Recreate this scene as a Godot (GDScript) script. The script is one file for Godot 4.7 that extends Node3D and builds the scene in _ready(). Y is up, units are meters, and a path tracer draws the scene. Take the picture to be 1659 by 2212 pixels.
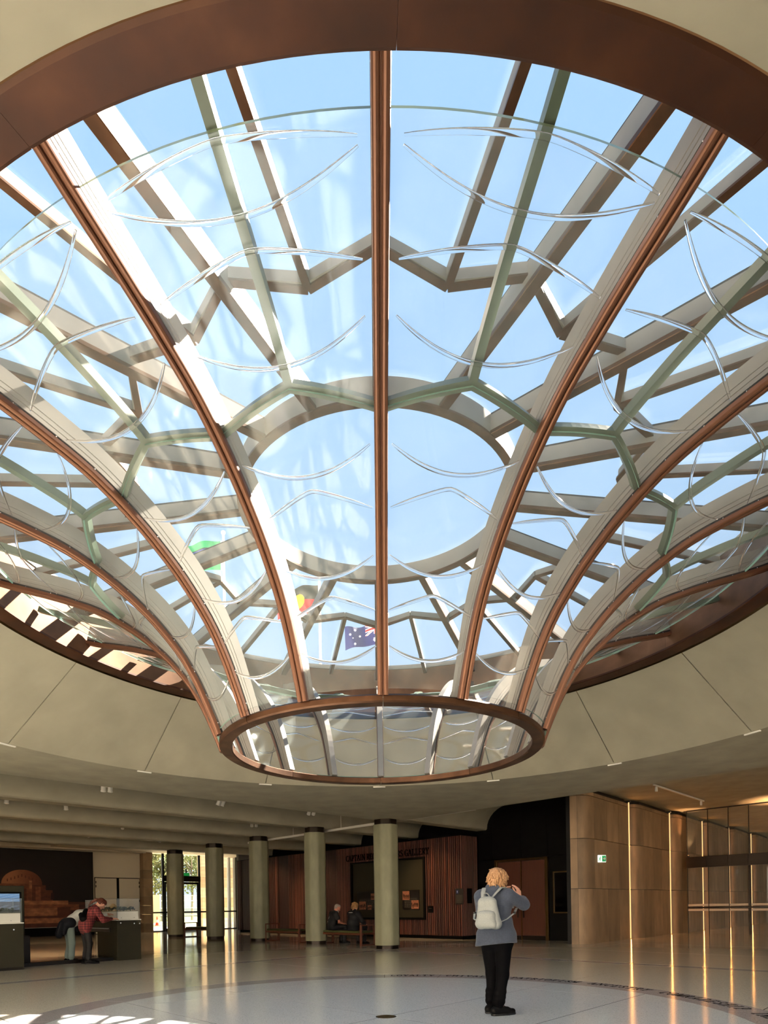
extends Node3D
# A round glazed oculus over a museum entrance hall. Room axes a (to the right and away) and b (to the left and away) lie at 45 degrees to the picture.

const R2 := 0.70710678
const EYE := 1.16
var M := {}
var taken := {}
var rng := RandomNumberGenerator.new()


func W(a: float, b: float, h: float) -> Vector3:
	return Vector3((a - b) * R2, h, (-a - b) * R2)


func L(a: float, b: float, h: float) -> Vector3:   # local axes of a node turned by 45 degrees
	return Vector3(a, h, -b)


class MB:
	var st := SurfaceTool.new()
	var n := 0

	func _init():
		st.begin(Mesh.PRIMITIVE_TRIANGLES)
		st.set_smooth_group(0xFFFFFFFF)

	func sg(i: int):
		st.set_smooth_group(i if i >= 0 else 0xFFFFFFFF)

	func tri(a: Vector3, b: Vector3, c: Vector3):
		st.add_vertex(a); st.add_vertex(c); st.add_vertex(b)
		n += 1

	func quad(a: Vector3, b: Vector3, c: Vector3, d: Vector3):
		tri(a, b, c); tri(a, c, d)

	func tri_uv(a: Vector3, b: Vector3, c: Vector3, ua: Vector2, ub: Vector2, uc: Vector2):
		st.set_uv(ua); st.add_vertex(a); st.set_uv(uc); st.add_vertex(c); st.set_uv(ub); st.add_vertex(b)
		n += 1

	func box(c: Vector3, s: Vector3, bev := 0.0, bs := Basis()):
		var h := s * 0.5
		if bev <= 0.0 or bev >= minf(h.x, minf(h.y, h.z)):
			var p := []
			for i in 8:
				p.append(c + bs * Vector3(h.x if i & 1 else -h.x, h.y if i & 2 else -h.y, h.z if i & 4 else -h.z))
			quad(p[4], p[5], p[7], p[6]); quad(p[1], p[0], p[2], p[3])
			quad(p[5], p[1], p[3], p[7]); quad(p[0], p[4], p[6], p[2])
			quad(p[6], p[7], p[3], p[2]); quad(p[0], p[1], p[5], p[4])
			return
		var q := h - Vector3.ONE * bev
		var v := func(sx: int, sy: int, sz: int, ax: int) -> Vector3:
			return c + bs * Vector3(sx * (h.x if ax == 0 else q.x), sy * (h.y if ax == 1 else q.y), sz * (h.z if ax == 2 else q.z))
		for s1 in [-1, 1]:
			var f := [[v.call(s1, -1, -1, 0), v.call(s1, 1, -1, 0), v.call(s1, 1, 1, 0), v.call(s1, -1, 1, 0)], [v.call(-1, s1, -1, 1), v.call(-1, s1, 1, 1), v.call(1, s1, 1, 1), v.call(1, s1, -1, 1)], [v.call(-1, -1, s1, 2), v.call(1, -1, s1, 2), v.call(1, 1, s1, 2), v.call(-1, 1, s1, 2)]]
			for k in f:
				if s1 > 0: quad(k[0], k[1], k[2], k[3])
				else: quad(k[3], k[2], k[1], k[0])
			for s2 in [-1, 1]:
				qo(v.call(-1, s1, s2, 1), v.call(1, s1, s2, 1), v.call(1, s1, s2, 2), v.call(-1, s1, s2, 2), c)
				qo(v.call(s1, -1, s2, 0), v.call(s1, 1, s2, 0), v.call(s1, 1, s2, 2), v.call(s1, -1, s2, 2), c)
				qo(v.call(s1, s2, -1, 0), v.call(s1, s2, 1, 0), v.call(s1, s2, 1, 1), v.call(s1, s2, -1, 1), c)
				for s3 in [-1, 1]:
					var t0: Vector3 = v.call(s1, s2, s3, 0)
					var t1: Vector3 = v.call(s1, s2, s3, 1)
					var t2: Vector3 = v.call(s1, s2, s3, 2)
					if (t1 - t0).cross(t2 - t0).dot(t0 - c) > 0: tri(t0, t1, t2)
					else: tri(t0, t2, t1)

	func qo(a: Vector3, b: Vector3, c: Vector3, d: Vector3, inside: Vector3):   # a quad turned away from a point
		if (b - a).cross(c - a).dot(a - inside) > 0: quad(a, b, c, d)
		else: quad(d, c, b, a)

	func bar(p: Vector3, q: Vector3, w: float, t: float, up := Vector3.UP, bev := 0.0):   # a box from p to q
		var z := (q - p).normalized()
		var x := up.cross(z).normalized()
		box((p + q) * 0.5, Vector3(w, t, p.distance_to(q)), bev, Basis(x, z.cross(x), z))

	func sweep(fr: Array, prof: PackedVector2Array, caps := true, smooth := true):   # frames: x, y across, z along; profile counterclockwise
		var m := prof.size()
		for j in m:
			sg((1 if prof.size() < 10 and smooth and caps and prof[0].x == 1.0 else j % 30) if smooth else -1)
			for i in fr.size() - 1:
				var f0: Transform3D = fr[i]
				var f1: Transform3D = fr[i + 1]
				var p := prof[j]
				var q := prof[(j + 1) % m]
				quad(f0 * Vector3(p.x, p.y, 0), f0 * Vector3(q.x, q.y, 0), f1 * Vector3(q.x, q.y, 0), f1 * Vector3(p.x, p.y, 0))
		sg(-1)
		if caps:
			var ix := Geometry2D.triangulate_polygon(prof)
			for k in range(0, ix.size(), 3):
				for e in 2:
					var f: Transform3D = fr[0] if e == 0 else fr[-1]
					var v := [f * Vector3(prof[ix[k]].x, prof[ix[k]].y, 0), f * Vector3(prof[ix[k + 1]].x, prof[ix[k + 1]].y, 0), f * Vector3(prof[ix[k + 2]].x, prof[ix[k + 2]].y, 0)]
					var nn: Vector3 = (v[1] - v[0]).cross(v[2] - v[0])
					if (nn.dot(f.basis.z) > 0) == (e == 1): tri(v[0], v[1], v[2])
					else: tri(v[0], v[2], v[1])

	func tube(pts: Array, rx: float, ry := -1.0, sides := 8, side_of: Array = [], taper := 1.0):   # a round rod through points
		if ry < 0: ry = rx
		var fr := []
		for i in pts.size():
			var d: Vector3 = (pts[mini(i + 1, pts.size() - 1)] - pts[maxi(i - 1, 0)]).normalized()
			var up: Vector3 = side_of[i] if side_of.size() else (Vector3.UP if absf(d.y) < 0.9 else Vector3.RIGHT)
			var x := up.cross(d).normalized()
			var s := lerpf(1.0, taper, float(i) / maxf(1, pts.size() - 1))
			fr.append(Transform3D(Basis(x * rx * s, d.cross(x) * ry * s, d), pts[i]))
		var c := PackedVector2Array()
		for k in sides:
			c.append(Vector2(cos(TAU * k / sides), sin(TAU * k / sides)))
		for j in sides:
			for i in fr.size() - 1:
				sg(1)
				var p := c[j]
				var q := c[(j + 1) % sides]
				quad(fr[i] * Vector3(p.x, p.y, 0), fr[i] * Vector3(q.x, q.y, 0), fr[i + 1] * Vector3(q.x, q.y, 0), fr[i + 1] * Vector3(p.x, p.y, 0))
		sg(-1)
		for j in range(1, sides - 1):
			tri(fr[0] * Vector3(c[0].x, c[0].y, 0), fr[0] * Vector3(c[j + 1].x, c[j + 1].y, 0), fr[0] * Vector3(c[j].x, c[j].y, 0))
			tri(fr[-1] * Vector3(c[0].x, c[0].y, 0), fr[-1] * Vector3(c[j].x, c[j].y, 0), fr[-1] * Vector3(c[j + 1].x, c[j + 1].y, 0))

	func tube_var(pts: Array, rx: float, ry: float, sides: int, ups: Array):   # a rod that thins out towards both ends
		var fr := []
		for i in pts.size():
			var d: Vector3 = (pts[mini(i + 1, pts.size() - 1)] - pts[maxi(i - 1, 0)]).normalized()
			var x: Vector3 = ups[i].cross(d).normalized()
			var t := absf(2.0 * i / (pts.size() - 1) - 1.0)
			var s := 1.0 - 0.6 * t * t * t * t
			fr.append(Transform3D(Basis(x * rx * s, d.cross(x) * ry * s, d), pts[i]))
		var c := PackedVector2Array()
		for k in sides: c.append(Vector2(cos(TAU * k / sides), sin(TAU * k / sides)))
		sweep(fr, c)

	func lathe(prof: Array, a0: float, a1: float, n_: int, closed := true, caps := true, at := Vector3.ZERO):   # profile (r, height), counterclockwise; degrees from +z towards +x
		var m := prof.size()
		var full := absf(a1 - a0) > 359.9
		var P := func(i: int, j: int) -> Vector3:
			var t := deg_to_rad(lerpf(a0, a1, float(i) / n_))
			if full and i == n_: t = deg_to_rad(a0)
			return at + Vector3(sin(t) * prof[j].x, prof[j].y, cos(t) * prof[j].x)
		for j in (m if closed else m - 1):
			sg(j % 30)
			for i in n_:
				var k := (j + 1) % m
				var a: Vector3 = P.call(i, j)
				var b: Vector3 = P.call(i, k)
				var c: Vector3 = P.call(i + 1, k)
				var d: Vector3 = P.call(i + 1, j)
				if prof[j].x < 1e-6: tri(b, a, c)
				elif prof[k].x < 1e-6: tri(b, a, d)
				else: quad(d, c, b, a)
		sg(-1)
		if caps and closed and not full:
			var pv := PackedVector2Array()
			for q in prof: pv.append(q)
			var ix := Geometry2D.triangulate_polygon(pv)
			for k in range(0, ix.size(), 3):
				tri(P.call(0, ix[k]), P.call(0, ix[k + 1]), P.call(0, ix[k + 2]))
				tri(P.call(n_, ix[k]), P.call(n_, ix[k + 2]), P.call(n_, ix[k + 1]))

	func prism(poly: PackedVector2Array, y0: float, y1: float, tf := Transform3D()):   # polygon in x, -z (seen from above, counterclockwise) raised from y0 to y1
		var ix := Geometry2D.triangulate_polygon(poly)
		for k in range(0, ix.size(), 3):
			var v := [poly[ix[k]], poly[ix[k + 1]], poly[ix[k + 2]]]
			var s: float = (v[1] - v[0]).cross(v[2] - v[0])
			if s < 0: v = [v[0], v[2], v[1]]
			tri(tf * Vector3(v[0].x, y1, -v[0].y), tf * Vector3(v[1].x, y1, -v[1].y), tf * Vector3(v[2].x, y1, -v[2].y))
			tri(tf * Vector3(v[0].x, y0, -v[0].y), tf * Vector3(v[2].x, y0, -v[2].y), tf * Vector3(v[1].x, y0, -v[1].y))
		var ccw := not Geometry2D.is_polygon_clockwise(poly)
		for i in poly.size():
			var p := poly[i]
			var q := poly[(i + 1) % poly.size()]
			if ccw == false:
				var t := p; p = q; q = t
			quad(tf * Vector3(p.x, y0, -p.y), tf * Vector3(q.x, y0, -q.y), tf * Vector3(q.x, y1, -q.y), tf * Vector3(p.x, y1, -p.y))

	func ball(c: Vector3, r: Vector3, nu := 12, nv := 8, bs := Basis()):
		sg(1)
		for i in nu:
			for j in nv:
				var v := []
				for e in [[i, j], [i + 1, j], [i + 1, j + 1], [i, j + 1]]:
					var th: float = TAU * (e[0] % nu) / nu
					var ph: float = PI * e[1] / nv - PI / 2
					v.append(c + bs * Vector3(cos(ph) * sin(th) * r.x, sin(ph) * r.y, cos(ph) * cos(th) * r.z))
				if j == 0: tri(v[0], v[2], v[3])
				elif j == nv - 1: tri(v[0], v[1], v[2])
				else: quad(v[0], v[1], v[2], v[3])
		sg(-1)

	func mesh(into: ArrayMesh = null) -> ArrayMesh:
		st.generate_normals()
		return st.commit(into)


func numbered(called: String) -> String:
	if not taken.has(called):
		taken[called] = 0
		return called
	taken[called] += 1
	return "%s_%03d" % [called, taken[called]]


func obj(called: String, what, mat: Material, parent: Node = null, at := Vector3.ZERO, turn := 0.0) -> MeshInstance3D:
	var o := MeshInstance3D.new()
	var me: Mesh = what.mesh() if what is MB else what
	o.mesh = me
	if mat:
		o.material_override = mat
	o.name = called if parent else numbered(called)
	o.position = at
	o.rotation.y = turn
	(parent if parent else self).add_child(o, true)
	return o


func thing(called: String, label: String, category: String, at := Vector3.ZERO, turn := 0.0, group := "") -> Node3D:
	var o := Node3D.new()
	o.name = numbered(called)
	o.position = at
	o.rotation.y = turn
	add_child(o)
	tag(o, label, category, group)
	return o


func tag(o: Node, label: String, category: String, group := ""):
	o.set_meta("label", label)
	o.set_meta("category", category)
	if group:
		o.set_meta("group", group)


func struct(called: String, at := Vector3.ZERO, turn := 0.0, label := "", category := "") -> Node3D:
	var o := Node3D.new()
	o.name = called
	o.position = at
	o.rotation.y = turn
	o.set_meta("kind", "structure")
	if label: o.set_meta("label", label)
	if category: o.set_meta("category", category)
	add_child(o)
	return o


func copy(o: Node3D, label: String, at: Vector3, turn := 0.0) -> Node3D:
	var c: Node3D = o.duplicate()
	c.name = numbered(String(o.name).rstrip("0123456789_"))
	add_child(c)
	c.position = at
	c.rotation.y = turn
	if label: c.set_meta("label", label)
	return c


# ---------------------------------------------------------------- materials
func noise_tex(seed_: int, freq: float, cols: Array, size := 512, oct := 4, kind := FastNoiseLite.TYPE_SIMPLEX_SMOOTH) -> NoiseTexture2D:
	var nz := FastNoiseLite.new()
	nz.seed = seed_; nz.frequency = freq; nz.noise_type = kind; nz.fractal_octaves = oct
	var t := NoiseTexture2D.new()
	t.width = size; t.height = size; t.seamless = true; t.noise = nz
	if cols.size():
		var g := Gradient.new()
		g.offsets = PackedFloat32Array(cols.map(func(c): return c[0]))
		g.colors = PackedColorArray(cols.map(func(c): return c[1]))
		t.color_ramp = g
	return t


func mat(c: Color, rough := 0.6, metal := 0.0, spec := 0.5) -> StandardMaterial3D:
	var m := StandardMaterial3D.new()
	m.albedo_color = c
	m.roughness = rough
	m.metallic = metal
	m.metallic_specular = spec
	return m


func tri_mat(tex: Texture2D, scale: float, rough := 0.6, metal := 0.0, tint := Color.WHITE, world := true, stretch := Vector3.ONE) -> StandardMaterial3D:
	var m := mat(tint, rough, metal)
	m.albedo_texture = tex
	m.uv1_triplanar = true
	m.uv1_world_triplanar = world
	m.uv1_scale = stretch * scale
	return m


func g3(c: Color, k: float) -> Color:
	return Color(c.r * k, c.g * k, c.b * k)


func glow(c: Color, e: float) -> StandardMaterial3D:
	var m := mat(c, 0.5)
	m.emission_enabled = true
	m.emission = c
	m.emission_energy_multiplier = e
	return m


func pane(c: Color, a: float, spec := 0.5) -> StandardMaterial3D:
	var m := mat(Color(c.r, c.g, c.b, a), 0.02, 0.0, spec)
	m.transparency = BaseMaterial3D.TRANSPARENCY_ALPHA
	return m


func materials():
	var cc := Color(0.615, 0.594, 0.525)
	var conc := noise_tex(3, 0.006, [[0.0, g3(cc, 0.91)], [0.45, g3(cc, 0.98)], [0.6, cc], [1.0, g3(cc, 1.06)]], 1024, 5)
	M.concrete = tri_mat(conc, 0.22, 0.72)
	var fine := noise_tex(8, 0.05, [], 512, 4)
	M.concrete.normal_enabled = true
	M.concrete.normal_texture = bumps(9, 0.04, 1.2)
	M.concrete.normal_scale = 0.25
	M.concrete_dark = tri_mat(conc, 0.3, 0.75, 0.0, Color(0.74, 0.73, 0.70))
	M.column = tri_mat(conc, 0.6, 0.6, 0.0, Color(0.88, 0.90, 0.83), true, Vector3(1, 0.35, 1))
	var cu := Color(0.37, 0.255, 0.18)
	var patina := noise_tex(21, 0.008, [[0.0, g3(cu, 0.72)], [0.45, g3(cu, 0.92)], [0.65, cu], [1.0, Color(0.44, 0.325, 0.245)]], 512, 5)
	M.copper = tri_mat(patina, 0.8, 0.42, 0.85)
	M.copper_panel = tri_mat(patina, 0.45, 0.42, 0.7, Color(1.18, 1.22, 1.24))
	M.copper_rib = mat(Color(0.42, 0.285, 0.215), 0.38, 0.6)
	M.copper_lip = tri_mat(patina, 0.45, 0.5, 0.4, Color(0.74, 0.60, 0.46))
	M.bronze = mat(Color(0.15, 0.12, 0.095), 0.4, 0.7)
	M.fin = tri_mat(noise_tex(5, 0.02, [[0.0, Color(0.44, 0.425, 0.40)], [1.0, Color(0.52, 0.505, 0.48)]], 256), 0.5, 0.5, 0.25)
	M.gasket = mat(Color(0.06, 0.06, 0.06), 0.6)
	M.frit = mat(Color(0.27, 0.325, 0.275), 0.35)
	M.edge = mat(Color(0.52, 0.68, 0.62), 0.15)
	M.glass = pane(Color(0.9, 0.96, 0.95), 0.03, 0.29)
	M.roof_glass = pane(Color(0.9, 0.96, 0.95), 0.02, 0.28)
	M.bead = mat(Color(1, 1, 1, 0.0), 0.02)
	M.bead.refraction_enabled = true
	M.bead.refraction_scale = 0.028
	M.screw = mat(Color(0.8, 0.8, 0.8), 0.25, 0.9)
	M.white = mat(Color(0.86, 0.85, 0.82), 0.5)
	M.black = mat(Color(0.035, 0.032, 0.03), 0.6, 0.0, 0.25)
	M.navy = mat(Color(0.04, 0.045, 0.06), 0.8, 0.0, 0.25)


func bumps(seed_: int, freq: float, strength: float) -> NoiseTexture2D:
	var t := noise_tex(seed_, freq, [], 512, 4)
	t.as_normal_map = true
	t.bump_strength = strength
	return t


func _ready():
	rng.seed = 7
	camera_and_light()
	materials()
	room_materials()
	floor_slabs()
	ceiling_shell()
	walls()
	oculus()
	gallery()
	right_wing()
	left_wing()
	outside()
	furniture()
	people()


func camera_and_light():
	var cam := Camera3D.new()
	cam.name = "camera"
	cam.projection = Camera3D.PROJECTION_FRUSTUM
	cam.near = 0.05
	cam.far = 400.0
	cam.size = 0.05 * 2212.0 / 1333.56
	cam.frustum_offset = Vector2(13.5, 852.1) * 0.05 / 1333.56
	cam.position = Vector3(-0.0686, EYE, 6.5)
	cam.rotation.z = -0.0162
	add_child(cam)
	cam.current = true

	var env := Environment.new()
	env.background_mode = Environment.BG_SKY
	var sm := ProceduralSkyMaterial.new()
	sm.sky_top_color = Color(0.60, 0.77, 0.94)
	sm.sky_horizon_color = Color(0.88, 0.93, 0.97)
	sm.sky_curve = 0.22
	sm.ground_bottom_color = Color(0.40, 0.38, 0.33)
	sm.ground_horizon_color = Color(0.62, 0.62, 0.58)
	sm.energy_multiplier = 1.0
	var sky := Sky.new()
	sky.sky_material = sm
	env.sky = sky
	env.tonemap_mode = Environment.TONE_MAPPER_LINEAR
	env.tonemap_exposure = 1.25
	env.sdfgi_enabled = true
	env.ssao_enabled = true
	env.ssil_enabled = true
	var we := WorldEnvironment.new()
	we.name = "environment"
	we.environment = env
	add_child(we)

	var sun := DirectionalLight3D.new()
	sun.name = "sun"
	var el := deg_to_rad(43.3)
	var az := deg_to_rad(130.0)
	var to := Vector3(cos(el) * sin(az), sin(el), cos(el) * cos(az))
	sun.look_at_from_position(to * 50.0, Vector3.ZERO)
	sun.light_color = Color(1.0, 0.95, 0.87)
	sun.light_energy = 17.0
	sun.light_angular_distance = 0.55
	sun.shadow_enabled = true
	sun.sky_mode = DirectionalLight3D.SKY_MODE_LIGHT_ONLY
	add_child(sun)


func lb(m: MB, a0: float, a1: float, b0: float, b1: float, h0: float, h1: float, bev := 0.0):   # a box in room axes, for nodes turned by 45 degrees at the origin
	m.box(Vector3((a0 + a1) / 2, (h0 + h1) / 2, -(b0 + b1) / 2), Vector3(absf(a1 - a0), absf(h1 - h0), absf(b1 - b0)), bev)


func abox(called: String, a0: float, a1: float, b0: float, b1: float, h0: float, h1: float, m: Material, parent: Node, bev := 0.0) -> MeshInstance3D:
	var k := MB.new()
	lb(k, a0, a1, b0, b1, h0, h1, bev)
	return obj(called, k, m, parent)


func speckle(base: Color, dark: Color, light: Color, seed_: int) -> ImageTexture:   # terrazzo: chips of two tones in a mottled ground
	var im := Image.create(1024, 1024, false, Image.FORMAT_RGB8)
	var r := RandomNumberGenerator.new()
	r.seed = seed_
	im.fill(base)
	for i in 9000:
		var x := r.randi_range(0, 1023)
		var y := r.randi_range(0, 1023)
		var s := r.randi_range(1, 7)
		var k := r.randf()
		var c := base.lerp(light, r.randf_range(0.2, 0.9)) if k < 0.62 else base.lerp(dark, r.randf_range(0.25, 0.85))
		im.fill_rect(Rect2i(x, y, s, maxi(1, s + r.randi_range(-2, 2))), c)
		if s > 3:
			im.fill_rect(Rect2i(x + 1, y - 1, s - 1, s), c)
	im.generate_mipmaps()
	return ImageTexture.create_from_image(im)


func streaks(c0: Color, c1: Color, seed_: int, size := 512) -> ImageTexture:   # wood grain running along v
	var nz := FastNoiseLite.new()
	nz.seed = seed_
	nz.frequency = 0.02
	nz.fractal_octaves = 4
	var im := Image.create(size, size, false, Image.FORMAT_RGB8)
	for x in size:
		for y in size:
			var k := 0.5 + 0.5 * nz.get_noise_2d(x * 4.0, y * 0.16) + 0.25 * nz.get_noise_2d(x * 16.0, y * 0.5)
			im.set_pixel(x, y, c0.lerp(c1, clampf(k, 0, 1)))
	return ImageTexture.create_from_image(im)


func room_materials():
	M.terr_in = tri_mat(speckle(Color(0.82, 0.85, 0.87), Color(0.48, 0.50, 0.51), Color(0.93, 0.95, 0.96), 11), 1.1, 0.12)
	M.terr_out = tri_mat(speckle(Color(0.86, 0.84, 0.785), Color(0.52, 0.48, 0.43), Color(0.94, 0.92, 0.88), 12), 1.1, 0.085)
	M.terr_in.metallic_specular = 0.36
	M.terr_band = tri_mat(speckle(Color(0.68, 0.67, 0.68), Color(0.42, 0.41, 0.42), Color(0.80, 0.79, 0.80), 13), 1.1, 0.14)
	M.joint = mat(Color(0.16, 0.155, 0.15), 1.0, 0.0, 0.0)
	M.letter = mat(Color(0.035, 0.033, 0.03), 0.8, 0.0, 0.1)
	M.brass = mat(Color(0.36, 0.28, 0.16), 0.35, 0.9)
	var w0 := Color(0.30, 0.165, 0.125)
	M.batten = []
	for k in 4:
		var t: float = [0.85, 1.0, 1.18, 1.32][k]
		M.batten.append(tri_mat(streaks(g3(w0, 0.75 * t), g3(Color(0.38, 0.22, 0.175), 1.1 * t), 30 + k, 256), 0.6, 0.42, 0.0, Color.WHITE, true, Vector3(3, 0.5, 3)))
	M.timber_dark = tri_mat(streaks(Color(0.13, 0.06, 0.045), Color(0.22, 0.11, 0.08), 41, 256), 0.7, 0.5, 0.0, Color.WHITE, true, Vector3(2, 0.5, 2))
	M.timber_door = tri_mat(streaks(Color(0.27, 0.14, 0.095), Color(0.37, 0.205, 0.145), 43), 0.8, 0.38, 0.0, Color.WHITE, true, Vector3(1.6, 0.4, 1.6))
	M.timber_bench = tri_mat(streaks(Color(0.30, 0.14, 0.08), Color(0.42, 0.22, 0.13), 44, 256), 1.5, 0.45)
	var sc := Color(0.58, 0.475, 0.365)
	M.stone = []
	for k in 3:
		var s: Color = g3(sc, [0.93, 1.0, 1.06][k])
		M.stone.append(tri_mat(noise_tex(60 + k, 0.008, [[0.0, g3(s, 0.8)], [0.5, s], [1.0, g3(s, 1.12)]], 512, 5), 0.55, 0.6, 0.0, Color.WHITE, true, Vector3(1, 0.3, 1)))
	M.sandstone = []
	for k in 3:
		var s2: Color = [Color(0.80, 0.68, 0.50), Color(0.85, 0.74, 0.58), Color(0.76, 0.62, 0.44)][k]
		M.sandstone.append(tri_mat(noise_tex(70 + k, 0.01, [[0.0, g3(s2, 0.86)], [1.0, g3(s2, 1.08)]], 256, 4), 0.8, 0.7, 0.0, Color.WHITE, true, Vector3(0.4, 2, 0.4)))
	M.plaster = mat(Color(0.84, 0.79, 0.70), 0.7)
	M.grey_wall = mat(Color(0.50, 0.48, 0.45), 0.7)
	M.dark_panel = mat(Color(0.10, 0.085, 0.065), 0.5)
	M.olive = mat(Color(0.20, 0.19, 0.145), 0.6, 0.0, 0.3)


func circle(r: float, n := 96) -> PackedVector2Array:
	var p := PackedVector2Array()
	for i in n:
		p.append(Vector2(cos(TAU * i / n), sin(TAU * i / n)) * r)
	return p


func cell(a0: float, a1: float, b0: float, b1: float, g := 0.006) -> PackedVector2Array:   # corners as (x, -z)
	var p := PackedVector2Array()
	for c in [[a0 + g, b0 + g], [a1 - g, b0 + g], [a1 - g, b1 - g], [a0 + g, b1 - g]]:
		p.append(Vector2((c[0] - c[1]) * R2, (c[0] + c[1]) * R2))
	return p


func floor_slabs():
	var fl := struct("floor", Vector3.ZERO, 0.0, "polished terrazzo floor of large slabs with a pale round field and a lettered ring", "floor")
	var k := MB.new()
	k.prism(cell(-13, 35, -13, 29, 0.0), -0.3, -0.0012)
	obj("bed", k, M.joint, fl)
	var cuts := [-4.1, -1.4, 0.0, 2.8, 4.1]
	var disc := circle(3.54)
	for i in cuts.size() - 1:
		for j in cuts.size() - 1:
			for poly in Geometry2D.intersect_polygons(cell(cuts[i], cuts[i + 1], cuts[j], cuts[j + 1]), disc):
				for piece in (Geometry2D.clip_polygons(poly, circle(0.11, 24)) if i in [1, 2] and j in [1, 2] else [poly]):
					k = MB.new()
					k.prism(piece, -0.02, 0.0)
					obj("terrazzo_slab", k, M.terr_in, fl)
	k = MB.new()
	k.lathe([Vector2(0.0, -0.02), Vector2(0.10, -0.02), Vector2(0.10, 0.001), Vector2(0.085, 0.004), Vector2(0.07, 0.001), Vector2(0.0, 0.001)], 0, 360, 32, false)
	var md := obj("medallion", k, M.brass, fl)
	md.set_meta("label", "small round brass plate set in the floor")
	# the ring with the words; angles from straight ahead towards the right
	var words := [["", -106.0, -90.0], ["", -90.0, -68.0], ["", -68.0, -46.0], ["", -46.0, -30.0], ["", -30.0, -15.0], ["", -15.0, 0.4], ["LOYALTY", 0.4, 14.2], ["CHIVALRY", 14.2, 30.4], ["PATRIOTISM", 30.4, 49.6], ["ANCESTRY", 49.6, 66.6], ["COMRADESHIP", 66.6, 90.5], ["INDEPENDENCE", 90.5, 116.0]]
	for w in words:
		k = MB.new()
		var g := 0.06
		k.lathe([Vector2(3.545, -0.02), Vector2(3.995, -0.02), Vector2(3.995, 0.0), Vector2(3.545, 0.0)], 180.0 - w[2] + g, 180.0 - w[1] - g, 12)
		var seg := obj("ring_slab", k, M.terr_band, fl)
		if w[0]:
			ring_word(w[0], w[1] + 1.3, w[2] - 1.3, 3.69, 0.17, seg)
	for i in 7:   # the rest of the ring, behind the camera
		k = MB.new()
		k.lathe([Vector2(3.545, -0.02), Vector2(3.995, -0.02), Vector2(3.995, 0.0), Vector2(3.545, 0.0)], 180.0 + 106.06 + i * 19.71 - 360.0, 180.0 + 106.0 + (i + 1) * 19.71 - 360.1, 10)
		obj("ring_slab", k, M.terr_band, fl)
	# slabs outside the ring, with a darker strip round the square hall
	var ca := [-8.4, -5.6, -2.8, 0.0, 2.9, 6.8, 7.12, 9.9, 12.8]
	var big := circle(4.003)
	for i in ca.size() - 1:
		for j in ca.size() - 1:
			var dark := (i == 5 and j <= 5) or (j == 5 and i <= 5)
			for poly in Geometry2D.clip_polygons(cell(ca[i], ca[i + 1], ca[j], ca[j + 1]), big):
				if Geometry2D.is_polygon_clockwise(poly): continue
				k = MB.new()
				k.prism(poly, -0.02, 0.0)
				obj("border_slab" if dark else "terrazzo_slab", k, M.terr_band if dark else M.terr_out, fl)
	var far := [[-13, -8.4, -13, 29], [-8.4, 12.8, -13, -8.4], [-8.4, 12.8, 12.8, 20.8], [-8.4, 12.8, 20.8, 29], [12.8, 20.0, -13, 29], [20.0, 35, -13, 29]]
	for r in far:
		k = MB.new()
		k.prism(cell(r[0], r[1], r[2], r[3]), -0.02, 0.0)
		obj("terrazzo_slab", k, M.terr_out, fl)


func ring_word(text: String, d0: float, d1: float, r: float, size: float, parent: Node):
	var font := serif()
	var st := SurfaceTool.new()
	st.begin(Mesh.PRIMITIVE_TRIANGLES)
	for i in text.length():
		var tm := glyph(text[i], font, size, 0.003)
		var d := deg_to_rad(lerpf(d0, d1, (i + 0.5) / text.length()))
		var out := Vector3(sin(d), 0, -cos(d))
		var right := Vector3(cos(d), 0, sin(d))
		st.append_from(tm, 0, Transform3D(Basis(right * 0.62, out, Vector3.UP), out * r + Vector3(0, 0.0012, 0)))
	obj("lettering", st.commit(), M.letter, parent)


func serif() -> SystemFont:
	var f := SystemFont.new()
	f.font_names = PackedStringArray(["Droid Serif"])
	return f


func sans() -> SystemFont:
	var f := SystemFont.new()
	f.font_names = PackedStringArray(["Droid Sans"])
	return f


func glyph(t: String, f: Font, height: float, depth: float) -> TextMesh:   # centred on its middle, baseline at 0
	var tm := TextMesh.new()
	tm.text = t
	tm.font = f
	tm.font_size = 64
	tm.pixel_size = height / 46.0
	tm.depth = depth
	tm.curve_step = 3.0
	tm.vertical_alignment = VERTICAL_ALIGNMENT_BOTTOM
	return tm


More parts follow.
